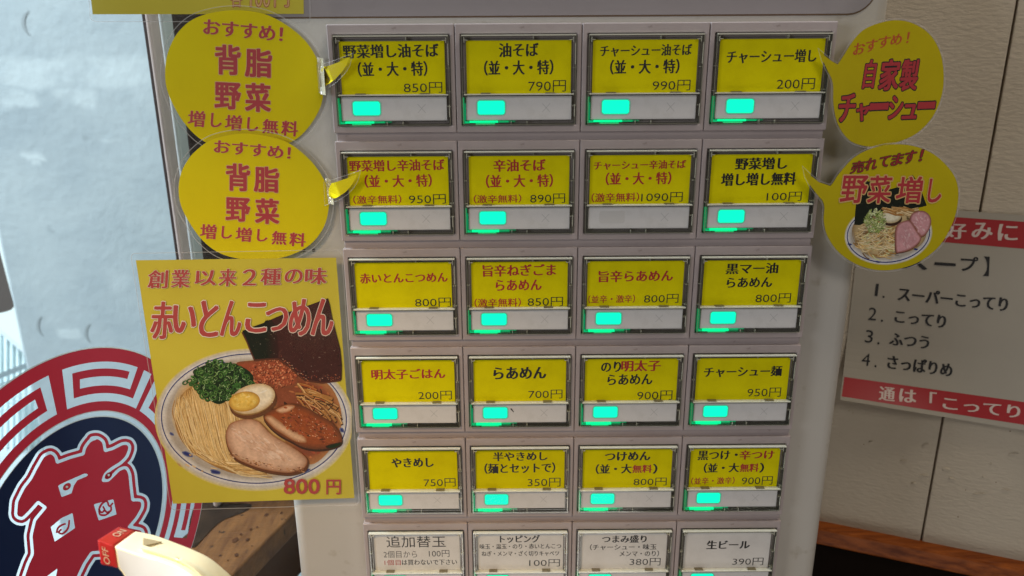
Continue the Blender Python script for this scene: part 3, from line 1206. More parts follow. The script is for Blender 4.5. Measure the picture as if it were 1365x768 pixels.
def ring_box(mb, o, i, y0, y1, mi=0):
    """rectangular frame between rectangles o and i (x0,z0,x1,z1), from depth y0 to y1 (mm)"""
    co = [(o[0], o[1]), (o[2], o[1]), (o[2], o[3]), (o[0], o[3])]
    ci = [(i[0], i[1]), (i[2], i[1]), (i[2], i[3]), (i[0], i[3])]
    for k in range(4):
        j = (k + 1) % 4
        mb.face([L(*co[k], y0), L(*co[j], y0), L(*ci[j], y0), L(*ci[k], y0)], mi)
        mb.face([L(*co[k], y1), L(*co[j], y1), L(*ci[j], y1), L(*ci[k], y1)], mi)
        mb.face([L(*co[k], y0), L(*co[j], y0), L(*co[j], y1), L(*co[k], y1)], mi)
        mb.face([L(*ci[k], y0), L(*ci[j], y0), L(*ci[j], y1), L(*ci[k], y1)], mi)


def lbox(mb, x0, z0, x1, z1, y0, y1, mi=0):
    mb.box(x0 * mm, y0 * mm, -z1 * mm, x1 * mm, y1 * mm, -z0 * mm, mi)


def proto(name, fill, mats, bevel=0, seg=2):
    mb = MB()
    fill(mb)
    o = mb.build(name, mats, None, bevel, seg=seg)
    me = o.data
    bpy.data.objects.remove(o)
    return me


def f_bezel(mb):
    ring_box(mb, (.12, 0, 39.88, 33.3), (OX0, OZ0, OX1, OZ1), 0, 6.0)


def f_recess(mb):
    lbox(mb, OX0 - .3, OZ0 - .3, OX1 + .3, OZ1 + .3, 4.3, 5.2)


def f_cover(mb):
    a, c, e, g = 2.15, 3.4, 38.15, 30.9
    mb.face([L(a + .4, c + .4, -1.0), L(e - .4, c + .4, -1.0), L(e - .4, g - .4, -1.0), L(a + .4, g - .4, -1.0)], 0)
    ring_box(mb, (a, c, e, g), (a + .5, c + .5, e - .5, g - .5), -1.15, 3.6, 1)
    ring_box(mb, (a, c, e, g), (a + .13, c + .16, e - .13, g - .13), -1.25, -1.17, 2)
    ring_box(mb, (a + .95, c + 1.05, e - .95, g - .95), (a + 1.12, c + 1.22, e - 1.12, g - 1.12), -.6, -.3, 1)
    # upper lip of the cover, its highlight painted as pale haze
    lbox(mb, a + .1, c - .02, e - .1, c + .34, -1.55, -.1, 4)
    # ridge between card and button strip, smoked tabs and corner tabs
    lbox(mb, a + .5, 21.25, e - .5, 21.62, -1.45, .4, 4)
    lbox(mb, a + .5, 21.66, e - .5, 21.95, -1.2, .4, 1)
    for x in (8.0, 28.6):
        lbox(mb, x, 20.95, x + 3.1, 21.5, -1.15, .4, 3)
    for x in (a + .6, e - 2.1):
        lbox(mb, x, c + 1.45, x + 1.4, c + 1.62, -.9, .3, 4)
    for x in (a + .75, e - .95):
        lbox(mb, x, c + .7, x + .2, c + 2.3, -.9, .3, 4)
    # little ribs down the right and left walls
    for z in (13.2, 20.4, 25.0):
        lbox(mb, e - .95, z, e + .18, z + .22, -.5, 1.2, 4)
    for z in (13.0, 20.6):
        lbox(mb, a - .18, z, a + .75, z + .22, -.5, 1.2, 4)
    lbox(mb, e - .32, 6.0, e - .18, 12.4, -1.3, -1.1, 4)
    lbox(mb, e - .36, 24.6, e - .2, 28.4, -1.3, -1.1, 4)
    lbox(mb, 17.5, g - 1.1, 17.75, g + .15, -.6, 1.0, 4)
    lbox(mb, 22.6, g - 1.1, 22.85, g + .15, -.6, 1.0, 4)
    lbox(mb, 24.6, c + .4, 24.9, c + 1.4, -.4, 1.0, 4)


def f_recess(mb):
    lbox(mb, OX0 - .3, OZ0 - .3, OX1 + .3, OZ1 + .3, 4.3, 5.2)
    # darker slots of the switch body behind the clear cover
    for x0, z0, x1, z1 in ((13.8, 3.5, 21.6, 4.9), (27.0, 3.5, 33.0, 4.9), (1.8, 9.5, 3.3, 12.6), (1.8, 14.6, 3.3, 20.2), (36.9, 13.8, 38.4, 19.6), (36.9, 22.0, 38.4, 24.6), (37.0, 5.0, 38.4, 8.5), (19.0, 29.7, 36.0, 31.1)):
        lbox(mb, x0, z0, x1, z1, 2.4, 4.25, 1)


def f_card(mb):
    lbox(mb, 3.55, 5.05, 36.75, 21.6, .55, .75, 0)
    lbox(mb, 4.2, 5.7, 36.1, 21.0, .76, 4.2, 1)


def f_strip(mb):
    lbox(mb, 3.1, 22.0, 37.0, 29.45, -.15, 1.4, 0)
    cx, cz = 28.9, 25.7
    for sg in (1, -1):
        mb.face([L(cx - 1.35, cz - 1.35 * sg, -.16), L(cx - 1.2, cz - 1.42 * sg, -.16), L(cx + 1.35, cz + 1.35 * sg, -.16), L(cx + 1.2, cz + 1.42 * sg, -.16)], 1)


def rrect(x0, y0, x1, y1, r, n=5):
    o = []
    for cx, cy, a0 in ((x1 - r, y0 + r, -90), (x1 - r, y1 - r, 0), (x0 + r, y1 - r, 90), (x0 + r, y0 + r, 180)):
        for k in range(n + 1):
            a = math.radians(a0 + 90 * k / n)
            o.append((cx + r * math.cos(a), cy + r * math.sin(a)))
    return o


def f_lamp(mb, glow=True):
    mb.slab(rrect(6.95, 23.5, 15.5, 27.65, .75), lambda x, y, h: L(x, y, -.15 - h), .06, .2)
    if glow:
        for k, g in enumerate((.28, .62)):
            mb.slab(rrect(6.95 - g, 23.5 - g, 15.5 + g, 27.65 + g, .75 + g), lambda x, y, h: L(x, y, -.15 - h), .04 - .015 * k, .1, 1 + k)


def f_led(mb):  # LED light spreading through the acrylic, painted as stepped glowing bars
    lbox(mb, 4.2, 29.68, 13.4, 30.28, -.7, .3, 0)
    lbox(mb, 6.2, 30.45, 12.4, 30.8, -.4, .3, 0)
    lbox(mb, 2.75, 29.7, 4.1, 30.5, -.3, .3, 1)
    lbox(mb, 13.5, 29.72, 16.8, 30.2, -.3, .3, 1)
    lbox(mb, 16.9, 29.75, 19.0, 30.1, .0, .4, 2)
    lbox(mb, 2.22, 22.4, 2.62, 30.6, -.6, .6, 1)
    lbox(mb, 2.72, 24.2, 3.0, 29.5, .2, .8, 2)
    lbox(mb, 2.6, 29.6, 18.0, 30.75, 1.0, 3.0, 3)
    lbox(mb, 1.9, 21.8, 3.0, 29.5, 1.6, 3.0, 3)


ME_bezel = proto('ticket_button', f_bezel, [M['bezel']], bevel=.00030)
ME_recess = proto('recess', f_recess, [M['recess'], M['slot']])
ME_cover = proto('clear_cover', f_cover, [M['cover'], M['wall_acrylic'], M['glint'], M['tab'], M['lip']])
ME_cy = proto('menu_card', f_card, [M['yellow'], M['recess']])
ME_cw = proto('menu_card_white', f_card, [M['white'], M['recess']])
ME_strip = proto('button_strip', f_strip, [M['strip'], M['cross']])
ME_lamp = proto('lamp_window', f_lamp, [M['lamp'], M['lampglow'], M['lamphalo']])
ME_lampoff = proto('lamp_window_off', lambda mb: f_lamp(mb, False), [M['lampoff']])
ME_led = proto('led_glow_bars', f_led, [M['led'], M['glow_dim'], M['glow_faint'], M['added_diffuser']])

NTS = '（並・大・特）'
K, Rr_ = 0, 1
# per button: crop box of the card, then lines (text, x0, y0, x1, y1, colour, style)
BTN = [
    [((88, 203, 620, 468), [('野菜増し油そば', 108, 220, 588, 287, K, 'mincho'), (NTS, 178, 305, 528, 378, K, 'mincho'), ('850円', 405, 408, 603, 462, K, 'thin')], 'yasai mashi'),
     ((718, 203, 1255, 468), [('油そば', 887, 217, 1085, 285, K, 'mincho'), (NTS, 810, 302, 1162, 375, K, 'mincho'), ('790円', 1035, 402, 1230, 460, K, 'thin')], ''),
     ((72, 193, 608, 460), [('チャーシュー油そば', 110, 220, 575, 277, K, 'mincho'), (NTS, 164, 293, 516, 365, K, 'mincho'), ('990円', 384, 396, 580, 450, K, 'thin')], ''),
     ((712, 193, 1246, 462), [('チャーシュー増し', 752, 250, 1207, 315, K, 'mincho'), ('200円', 1018, 393, 1215, 450, K, 'thin')], '')],
    [((78, 120, 602, 372), [('野菜増し辛油そば', 90, 138, 582, 196, Rr_, 'mincho'), (NTS, 165, 213, 513, 278, Rr_, 'mincho'), ('（激辛無料）', 98, 318, 350, 362, Rr_, 'small'), ('950円', 390, 315, 585, 365, K, 'thin')], ''),
     ((715, 116, 1240, 370), [('辛油そば', 845, 135, 1113, 197, Rr_, 'mincho'), (NTS, 805, 213, 1153, 280, Rr_, 'mincho'), ('（激辛無料）', 738, 317, 988, 360, Rr_, 'small'), ('890円', 1035, 313, 1220, 363, K, 'thin')], ''),
     ((57, 113, 600, 380), [('チャーシュー辛油そば', 78, 145, 572, 192, Rr_, 'mincho'), (NTS, 145, 207, 497, 275, Rr_, 'mincho'), ('（激辛無料）', 70, 318, 328, 368, Rr_, 'small'), ('1090円', 340, 317, 567, 370, K, 'thin')], ''),
     ((710, 113, 1250, 375), [('野菜増し', 840, 132, 1115, 195, K, 'minchob'), ('増し増し無料', 770, 213, 1170, 280, K, 'minchob'), ('100円', 1022, 315, 1213, 365, K, 'thin')], '')],
    [((88, 118, 595, 350), [('赤いとんこつめん', 115, 172, 573, 223, Rr_, 'mincho'), ('800円', 397, 300, 588, 348, K, 'thin')], ''),
     ((707, 115, 1220, 348), [('旨辛ねぎごま', 770, 130, 1155, 190, Rr_, 'mincho'), ('らあめん', 838, 207, 1080, 263, Rr_, 'mincho'), ('（激辛無料）', 722, 303, 970, 347, Rr_, 'small'), ('850円', 1007, 298, 1197, 347, K, 'thin')], ''),
     ((47, 98, 550, 345), [('旨辛らあめん', 107, 150, 492, 212, Rr_, 'mincho'), ('（並辛・激辛）', 55, 283, 300, 327, Rr_, 'small'), ('800円', 348, 280, 530, 330, K, 'thin')], ''),
     ((675, 90, 1195, 340), [('黒マー油', 795, 107, 1072, 165, K, 'mincho'), ('らあめん', 805, 185, 1048, 240, K, 'mincho'), ('800円', 967, 275, 1160, 327, K, 'thin')], '')],
    [((85, 108, 600, 343), [('明太子ごはん', 140, 158, 547, 215, Rr_, 'mincho'), ('200円', 393, 282, 582, 332, K, 'thin')], ''),
     ((705, 105, 1215, 340), [('らあめん', 817, 148, 1103, 215, K, 'minchob'), ('700円', 1007, 277, 1197, 327, K, 'thin')], ''),
     ((55, 112, 540, 330), [('のり', 140, 127, 240, 180, K, 'mincho'), ('明太子', 245, 122, 447, 178, Rr_, 'mincho'), ('らあめん', 175, 193, 408, 248, K, 'mincho'), ('900円', 333, 280, 520, 330, K, 'thin')], ''),
     ((635, 97, 1140, 328), [('チャーシュー麺', 677, 145, 1098, 202, K, 'mincho'), ('950円', 922, 263, 1107, 315, K, 'thin')], '')],
    [((120, 95, 605, 312), [('やきめし', 250, 137, 475, 188, K, 'minchob'), ('750円', 418, 252, 593, 300, K, 'thin')], ''),
     ((705, 92, 1193, 310), [('半やきめし', 803, 105, 1097, 155, K, 'mincho'), ('（麺とセットで）', 755, 167, 1140, 225, K, 'mincho'), ('350円', 990, 252, 1172, 302, K, 'thin')], ''),
     ((78, 80, 557, 300), [('つけめん', 197, 97, 437, 147, K, 'minchob'), ('（並・大', 150, 165, 340, 220, K, 'mincho'), ('無料', 347, 170, 450, 215, Rr_, 'mincho'), ('）', 458, 165, 478, 220, K, 'mincho'), ('800円', 355, 245, 535, 290, K, 'thin')], ''),
     ((655, 80, 1140, 298), [('黒つけ・', 695, 93, 908, 145, K, 'mincho'), ('辛つけ', 922, 93, 1107, 143, Rr_, 'mincho'), ('（並・大', 733, 163, 922, 217, K, 'mincho'), ('無料', 930, 167, 1030, 213, Rr_, 'mincho'), ('）', 1038, 163, 1058, 217, K, 'mincho'), ('（並辛・激辛）', 668, 243, 905, 283, Rr_, 'small'), ('900円', 945, 240, 1115, 288, K, 'thin')], '')],
    [((145, 553, 632, 772), [('追加替玉', 218, 563, 553, 632, K, 'gothic'), ('2個目から', 198, 652, 388, 695, K, 'thin'), ('100円', 455, 650, 572, 692, K, 'thin'), ('1個目', 200, 707, 293, 740, Rr_, 'gothic'), ('は買わないで下さい', 300, 707, 613, 740, K, 'small')], ''),
     ((725, 550, 1195, 770), [('トッピング', 850, 560, 1065, 605, K, 'mincho'), ('味玉・温玉・のり・赤いとんこつ', 738, 612, 1183, 643, K, 'small'), ('ねぎ・メンマ・ざく切りキャベツ', 748, 655, 1173, 687, K, 'small'), ('100円', 1008, 708, 1178, 753, K, 'thin')], ''),
     ((60, 530, 525, 745), [('つまみ盛り', 175, 545, 413, 588, K, 'mincho'), ('（チャーシュー・味玉', 110, 597, 470, 632, K, 'small'), ('メンマ・のり）', 272, 637, 485, 672, K, 'small'), ('380円', 328, 682, 497, 727, K, 'thin')], ''),
     ((612, 530, 1087, 745), [('生ビール', 737, 580, 973, 630, K, 'mincho'), ('390円', 887, 685, 1060, 730, K, 'thin')], '')],
]


def link(name, me, parent, loc=(0, 0, 0)):
    o = bpy.data.objects.new(name, me)
    COL.objects.link(o)
    o.parent = parent
    o.location = loc
    return o


for r in range(6):
    for c in range(4):
        box, lines, _ = BTN[r][c]
        btn = link('ticket_button', ME_bezel, machine, cell(c, r) - machine.location)
        white = r == 5
        lit = not (r == 1 and c == 2)
        joined = ''.join(t[0] for t in lines if t[6] != 'thin' and t[6] != 'small')
        btn['label'] = f"{'white' if white else 'yellow'} card button reading {joined}, {'green lamp lit' if lit else 'lamp unlit'}"
        link('recess', ME_recess, btn)
        link('menu_card', ME_cw if white else ME_cy, btn)
        link('button_strip', ME_strip, btn)
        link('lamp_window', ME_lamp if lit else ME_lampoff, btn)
        if lit:
            link('led_glow_bars', ME_led, btn)
        link('clear_cover', ME_cover, btn)
        bx0, by0, bx1, by1 = box
        mp = lambda x, y, h: L(3.55 + (x - bx0) / (bx1 - bx0) * 33.2, 5.05 + (y - by0) / (by1 - by0) * 16.3, .55 - h / mm)
        mb = MB()
        for s, x0, y0, x1, y1, col, st in lines:
            text(mb, s, mp, (x0, y0, x1, y1), st, col, .00004, slope=-.01 if r < 5 else 0)
        o = mb.build('lettering', [M['black'], M['red']], None)
        o.parent = btn
        if r == 3 and c == 1:
            mb = MB()
            mb.slab([(16.6, 24.0), (17.1, 23.8), (18.0, 25.2), (17.8, 25.4)], lambda x, y, h: L(x, y, -.15 - h), .05, .06)
            o = mb.build('ink_mark', M['black'], None)
            o.parent = btn
# ------------------------------------------------------------------ speech bubble stickers, left
z1 = zm(0, 0, 2.954)
z6 = zm(200, 130, 3.4893)
zt4 = zm(430, 20, 4.516)


def film(name_parent, outline, surf, h, rimw=1.1, mp=None):
    """clear laminate pouch: film with a paler welded rim"""
    mb = MB()
    inner = offset_poly(outline, -rimw)
    mb.flat(inner, surf.pt, h, 0)
    mb.band(outline, inner, surf.pt, h, 1)
    return mb.build('laminate', [M['film'], M['filmrim']], name_parent)


def lettering(parent, mats, items, surf):
    mb = MB()
    for it in items:
        text(mb, it[0], surf.pt, it[1], it[2], it[3], it[4], **(it[5] if len(it) > 5 else {}))
    return mb.build('lettering', mats, parent)


B1 = Sheet(lambda x, y: MP - .0012)
B2 = Sheet(lambda x, y: MP - .0032 - .0006 * (y - 260) / 80)
o1 = [(220, 98), (223.5, 71), (236, 45), (257, 26), (288, 16), (325, 14), (360, 21.5), (395, 43), (417, 68), (429, 98), (431, 125), (424, 150), (404, 178), (380, 193), (340, 203), (295, 198), (268, 186), (248, 167), (233.5, 145), (223, 121)]
o2 = [(238, 250), (241, 232), (248, 217), (260, 202), (283, 186), (320, 178.5), (356, 181.5), (386, 191.5), (413, 213), (430, 236), (438, 256), (438.7, 274), (432, 302), (413.5, 326), (385, 341), (355, 346), (326, 346), (294, 338), (269, 319.5), (249, 291), (240, 270)]


def left_bubble(outline, surf, key, label, texts, tail, tape):
    p0 = surf.pt(*outline[0])
    root = thing('speech_bubble', label, 'sticker', tuple(surf.pt(sum(p[0] for p in outline) / len(outline), sum(p[1] for p in outline) / len(outline))), 'yellow speech bubble stickers')
    sm = catmull(outline, 5)
    mb = MB()
    mb.slab(sm, surf.pt, 0, .0003)
    mb.build('bubble_card', M['byellow'], root)
    film(root, catmull(offset_poly(outline, 6.5), 5), surf, .00035)
    lettering(root, [M['pinkred'], M['halo']], texts, surf)
    # tail: bends forward over the button covers
    tx0, tx1, base = tail[0][0], tail[1], surf.yf(tail[0][0], tail[0][1])
    def tail_depth(x, y):
        k = min(1, max(0, (x - tx0) / 6.0))
        k = k * k * (3 - 2 * k)
        return base - .0004 + (-.0016 - base) * k - .0016 * min(1, max(0, (x - tx0) / (tx1 - tx0)))
    ts = Sheet(tail_depth)
    mb = MB()
    mb.slab(dense(tail[2], 1.0), ts.pt, 0, .0002)
    t = mb.build('bubble_tail', M['byellow'], root, smooth=False)
    ol = offset_poly(tail[2], 4.5)
    mb = MB()
    inner = offset_poly(ol, -.6)
    mb.flat(inner, ts.pt, .00025, 0)
    mb.band(ol, inner, ts.pt, .00025, 1)
    o = mb.build('tail_laminate', [M['film'], M['filmrim']], t)
    mb = MB()
    random.seed(len(label))
    nx, ny = 3, 15
    tl, tr, br, bl = [Vector(q) for q in tape]
    hs = [[random.uniform(0, .0007) for _ in range(ny + 1)] for _ in range(nx + 1)]
    P = lambda i, j: tl.lerp(tr, i / nx).lerp(bl.lerp(br, i / nx), j / ny)
    for i in range(nx):
        for j in range(ny):
            mb.face([ts.pt(*P(i + a, j + c), .0006 + hs[i + a][j + c]) for a, c in ((0, 0), (1, 0), (1, 1), (0, 1))])
    mb.build('tape', M['tape'], root)


def crimson(f, s, x0, y0, x1, y1, st, slope, h0, grow=.022, **k):
    bx = zbox(f, x0, y0, x1, y1)
    return [(s, bx, st, 1, h0, dict(slope=slope, grow=grow, **k)), (s, bx, st, 0, h0 + .00002, dict(slope=slope, **k))]


tl_ = []
HB = .00005
tl_ += crimson(z1, 'おすすめ！', 803, 75, 1112, 134, 'brush', .10, HB, .012)
for s, x0, y0, x1, y1 in (('背', 850, 177, 945, 290), ('脂', 968, 192, 1068, 300), ('野', 848, 325, 945, 426), ('菜', 968, 328, 1063, 436)):
    tl_ += crimson(z1, s, x0, y0, x1, y1, 'heavy', .05, HB)
for s, x0, y0, x1, y1 in (('増', 742, 435, 805, 497), ('し', 832, 445, 872, 500), ('増', 888, 452, 950, 512), ('し', 975, 462, 1016, 515), ('無', 1035, 468, 1095, 524), ('料', 1110, 475, 1172, 534)):
    tl_ += crimson(z1, s, x0, y0, x1, y1, 'brush', .06, HB, .012)
left_bubble(o1, B1, 0, 'upper of the two yellow speech bubble stickers at the left, under the top poster', tl_,
            ((428, 92), 466, [(427, 90), (437, 88), (450, 83.5), (465.6, 76.5), (462.5, 86), (456.6, 95), (446.6, 106), (437, 112.5), (429, 117)]),
            [(422.5, 76), (430.5, 78), (434, 127), (427, 126)])
tl_ = []
tl_ += crimson(z6, 'おすすめ！', 300, 198, 652, 256, 'brush', .09, HB, .012)
for s, x0, y0, x1, y1 in (('背', 357, 308, 462, 430), ('脂', 487, 322, 597, 436), ('野', 355, 466, 462, 572), ('菜', 492, 470, 597, 583)):
    tl_ += crimson(z6, s, x0, y0, x1, y1, 'heavy', .05, HB)
for s, x0, y0, x1, y1 in (('増', 235, 588, 306, 655), ('し', 335, 598, 380, 655), ('増', 400, 603, 470, 668), ('し', 500, 612, 545, 668), ('無', 568, 620, 634, 682), ('料', 650, 628, 722, 690)):
    tl_ += crimson(z6, s, x0, y0, x1, y1, 'brush', .06, HB, .012)
left_bubble(o2, B2, 1, 'lower of the two yellow speech bubble stickers at the left, above the ramen bowl poster', tl_,
            ((441, 256), 476, [(436, 246), (448, 242.5), (462, 238), (475.8, 232.3), (473, 240), (468, 248), (460.7, 256), (451, 262.5), (437, 268)]),
            [(433.5, 237), (440.5, 239), (445, 273), (438, 272)])

# ------------------------------------------------------------------ top poster (only its lower edge is in view)
TP = Sheet(lambda x, y: MP - .0006)
root = thing('price_poster', 'yellow laminated poster ending in 各100円 at the top edge', 'poster', tuple(TP.pt(260, -60)))
mb = MB()
mb.slab([(105, -150), (402, -150), (405, 18.6), (123.5, 19.2)], TP.pt, 0, .0003)
mb.build('poster_sheet', M['pyellow'], root)
ol = rrect(0, 0, 1, 1, .035)
film(root, [((108 + (411 - 108) * u) * 1 + (v * 12 if u < .5 else v * 3), -158 + v * 187.5) for u, v in ol], TP, .0003)
lettering(root, [M['brick'], M['halo']], [x for s, x0, x1 in (('各', 908, 955), ('100', 985, 1063), ('円', 1080, 1138))
                                          for x in ((s, zbox(z1, x0, -44, x1, 28), 'gothic', 0, .00004, dict(grow=.03)), (s, zbox(z1, x0, -44, x1, 28), 'thin', 1, .0001))], TP)

# ------------------------------------------------------------------ big ramen poster
RP = Sheet(lambda x, y: MP - .0046)
p1 = zm(160, 320, 3.839)
p2 = zm(180, 450, 3.072)
root = thing('ramen_poster', 'large yellow laminated poster with a ramen bowl photo priced 800円', 'poster', tuple(RP.pt(330, 510)))
mb = MB()
sheet_px = [(181, 347), (448, 343.5), (472.5, 664), (230.5, 671.5)]
mb.slab(sheet_px, RP.pt, 0, .0003)
mb.build('poster_sheet', M['pyellow'], root)
ql = [(173.5, 337.5), (455.5, 332.5), (479.6, 673.5), (227.7, 680.5)]


def quad_uv(q, u, v):
    a = Vector(q[0]).lerp(Vector(q[1]), u).lerp(Vector(q[3]).lerp(Vector(q[2]), u), v)
    return (a.x, a.y)


film(root, [quad_uv(ql, u, v) for u, v in rrect(0, 0, 1, 1, .022)], RP, .0012, .9)
PC = dict(bowlhalo=(.60, .55, .40), bowl=(.62, .60, .585), blue=(.02, .03, .16), soup=(.56, .34, .13), soup2=(.24, .065, .028), nood1=(.70, .48, .20), nood2=(.56, .34, .12),
          nood3=(.36, .19, .055), on1=(.008, .024, .006), on2=(.035, .115, .022), on3=(.20, .34, .10), mince1=(.32, .070, .030), mince2=(.52, .15, .065), eggw=(.74, .62, .44), eggb=(.30, .165, .05),
          yolk=(.72, .42, .06), nori=(.040, .010, .009), nori2=(.008, .012, .006), menma1=(.44, .20, .055), menma2=(.62, .36, .14), pork=(.62, .38, .26), porkedge=(.13, .042, .016), porksauce=(.30, .070, .018),
          pink=(.60, .30, .32), cab1=(.38, .46, .14), cab2=(.58, .60, .28), beige=(.52, .38, .19), dark=(.05, .02, .010), shine=(.85, .72, .58))


class Picture:
    """a printed photograph: thin colour patches in painting order"""
    def __init__(self, f, surf, s):
        self.mb, self.f, self.surf, self.s, self.h = MB(), f, surf, s, .00003

    def _col(self, c, jit):
        c = PC[c] if isinstance(c, str) else c
        k = 1 + random.uniform(-jit, jit)
        return tuple(max(0, v * k) for v in c)

    def _add(self, n0, c):
        for i in range(n0, len(self.mb.f)):
            self.mb.c[i] = c

    def lay(self, poly, c, f=None, jit=.0):
        f = f or self.f
        self.h += 1.4e-7
        n0 = len(self.mb.f)
        self.mb.flat([f(*p) for p in poly], self.surf.pt, self.h)
        self._add(n0, self._col(c, jit))

    def grad(self, poly, c0, c1, depth, n=8, f=None, shift=(0, 0), pw=1.0):
        """nested patches that go softly from colour c0 at the outline to c1 inside"""
        a, b_ = self._col(c0, 0), self._col(c1, 0)
        for k in range(n):
            t = (k / (n - 1)) ** pw
            q = soft(offset_poly(poly, -depth * k / (n - 1)), 1 + k // 2) if k else poly
            q = [(x + shift[0] * t, y + shift[1] * t) for x, y in q]
            self.lay(q, tuple(u + (v - u) * t for u, v in zip(a, b_)), f)

    def rib(self, pts, w, c, f=None, jit=.12):
        f = f or self.f
        self.h += 1e-7
        n0 = len(self.mb.f)
        ww = (lambda t: w(t) / self.s) if callable(w) else w / self.s
        self.mb.ribbon([f(*p) for p in pts], ww, self.surf.pt, self.h)
        self._add(n0, self._col(c, jit))

    def ring(self, o_, i_, c, jit=.2):
        self.h += 1e-7
        n0 = len(self.mb.f)
        self.mb.band([self.f(*p) for p in o_], [self.f(*p) for p in i_], self.surf.pt, self.h)
        self._add(n0, self._col(c, jit))


def clip_x(poly, xm):
    return [(min(x, xm), y) for x, y in poly]


def mixc(a, c, t):
    a, c = PC[a] if isinstance(a, str) else a, PC[c] if isinstance(c, str) else c
    return tuple(u + (v - u) * t for u, v in zip(a, c))


pic = Picture(p2, RP, 3.072)
lay, rib, U = pic.lay, pic.rib, random.uniform
random.seed(11)
for k in range(7):
    t = k / 6
    lay(clip_x(ellipse(488, 337 - 3 * t, 408 - 14 * t, 293 - 14 * t, 2, 90), 887), mixc((.62, .52, .10), (.55, .51, .46), t ** .6))
for k in range(6):
    t = k / 5
    lay(clip_x(ellipse(488, 333, 394 - 10 * t, 279 - 10 * t, 2, 90), 884), mixc((.50, .47, .44), (.68, .66, .65), t))
lay(ellipse(487, 332, 381, 267, 2, 90), 'blue')
lay(ellipse(487, 332, 376.5, 262.5, 2, 90), (.58, .56, .545))
for k in range(5):
    t = k / 4
    lay(ellipse(487, 334, 372 - 16 * t, 258 - 14 * t, 2, 90), mixc((.62, .60, .59), (.42, .37, .32), t))
soup = catmull([(150, 300), (180, 210), (260, 150), (380, 110), (520, 90), (660, 120), (790, 190), (840, 290), (835, 390), (780, 470), (690, 535), (580, 566), (450, 565), (330, 530), (220, 460), (165, 380)], 5)
pic.grad(soup, (.50, .40, .27), 'soup', 26, 7)
pic.grad(catmull([(520, 110), (660, 130), (790, 190), (842, 290), (838, 390), (790, 470), (720, 520), (640, 480), (600, 380), (560, 300), (540, 220)], 5), (.40, .17, .06), 'soup2', 34, 8)
for i in range(70):
    a_, r_ = U(0, 6.28), random.random() ** .5
    x, y = 715 + 110 * r_ * math.cos(a_), 330 + 160 * r_ * math.sin(a_)
    lay(ellipse(x, y, U(3, 14), U(2, 7), U(0, 180), 9, .25), random.choice(('soup2', 'mince1', (.42, .14, .05), 'dark')), jit=.2)
for bx, by, a, rx_, ry_ in ((150, 395, 40, 10, 7), (215, 478, 30, 24, 10), (328, 550, 12, 22, 9), (700, 545, -20, 18, 9), (848, 380, 60, 12, 8), (357, 103, 0, 14, 5)):
    pic.grad(catmull(ellipse(bx, by, rx_, ry_, a, 9, .2), 3), (.16, .18, .30), 'blue', 5, 4)
# noodles: long strands sweeping down to the right, dark gaps first, light crests last
lay(catmull([(165, 300), (200, 225), (270, 190), (380, 215), (420, 320), (420, 420), (470, 520), (440, 562), (330, 530), (225, 462), (172, 385)], 5), 'nood3')
for rnd, (cnt, cols, ws) in enumerate(((90, ('nood3', (.26, .125, .035), 'nood2'), (4, 6)), (120, ('nood2', 'nood1', 'nood3'), (3, 5)), (95, ('nood1', (.78, .58, .28), 'nood2'), (2, 3.4)), (40, ((.84, .68, .40), 'nood1'), (1.1, 1.9)))):
    for i in range(cnt):
        t_ = random.random()
        sx_ = 165 + 215 * t_ + U(-8, 8)
        sy_ = 265 - 75 * math.sin(t_ * 2.2) + U(-14, 30)
        ex = 235 + 250 * t_ + U(-20, 20)
        ey = 455 + 95 * t_ + U(-18, 22)
        mx = sx_ + 8 + 40 * t_ + U(-10, 10)
        my = .55 * sy_ + .45 * ey
        pts = catmull([(sx_, sy_), (mx - 6 + U(-5, 5), .5 * (sy_ + my)), (mx + 8, my), (.45 * mx + .55 * ex, .35 * my + .65 * ey), (ex, ey)], 5, False)
        wd = U(*ws)
        rib(pts, lambda t, w=wd: w * (.75 + .25 * math.sin(3.1 * t)), random.choice(cols))
for i in range(60):
    t_ = random.random()
    x0_, y0_ = 245 + 130 * t_, 465 + 55 * t_ + U(-12, 12)
    rib(catmull([(x0_, y0_), (x0_ + 60, y0_ + 35), (x0_ + 130, y0_ + 48 + U(-6, 6)), (x0_ + 190, y0_ + 50)], 4, False), U(1.6, 3.6), random.choice(('nood1', 'nood2', 'nood3', (.80, .62, .34))))
for i in range(26):
    lay(ellipse(U(180, 360), U(480, 560), U(4, 16), U(1.5, 4), U(10, 40), 9, .2), random.choice(((.66, .46, .22), (.46, .28, .10))), jit=.2) if i % 2 else None
# minced chilli meat
pic.grad(catmull([(415, 105), (470, 95), (520, 92), (590, 88), (640, 120), (668, 165), (655, 200), (600, 205), (540, 195), (490, 180), (450, 150)], 5), (.22, .07, .03), 'mince1', 14, 4)
for i in range(330):
    a_, r_ = U(0, 6.28), random.random() ** .5
    x, y = 562 + 104 * r_ * math.cos(a_), 148 + 58 * r_ * math.sin(a_)
    rr_ = U(2.2, 7)
    lay(ellipse(x + 1.2, y + 1.6, rr_, rr_ * U(.5, .9), U(0, 180), 7, .3), (.09, .018, .010))
    lay(ellipse(x, y, rr_, rr_ * U(.5, .9), U(0, 180), 7, .3), random.choice(('mince1', 'mince2', 'mince2', (.44, .10, .045), (.60, .24, .12))), jit=.25)
    if random.random() < .35:
        lay(ellipse(x - 1, y - 1.2, rr_ * .3, rr_ * .2, 0, 6), (.80, .46, .30))
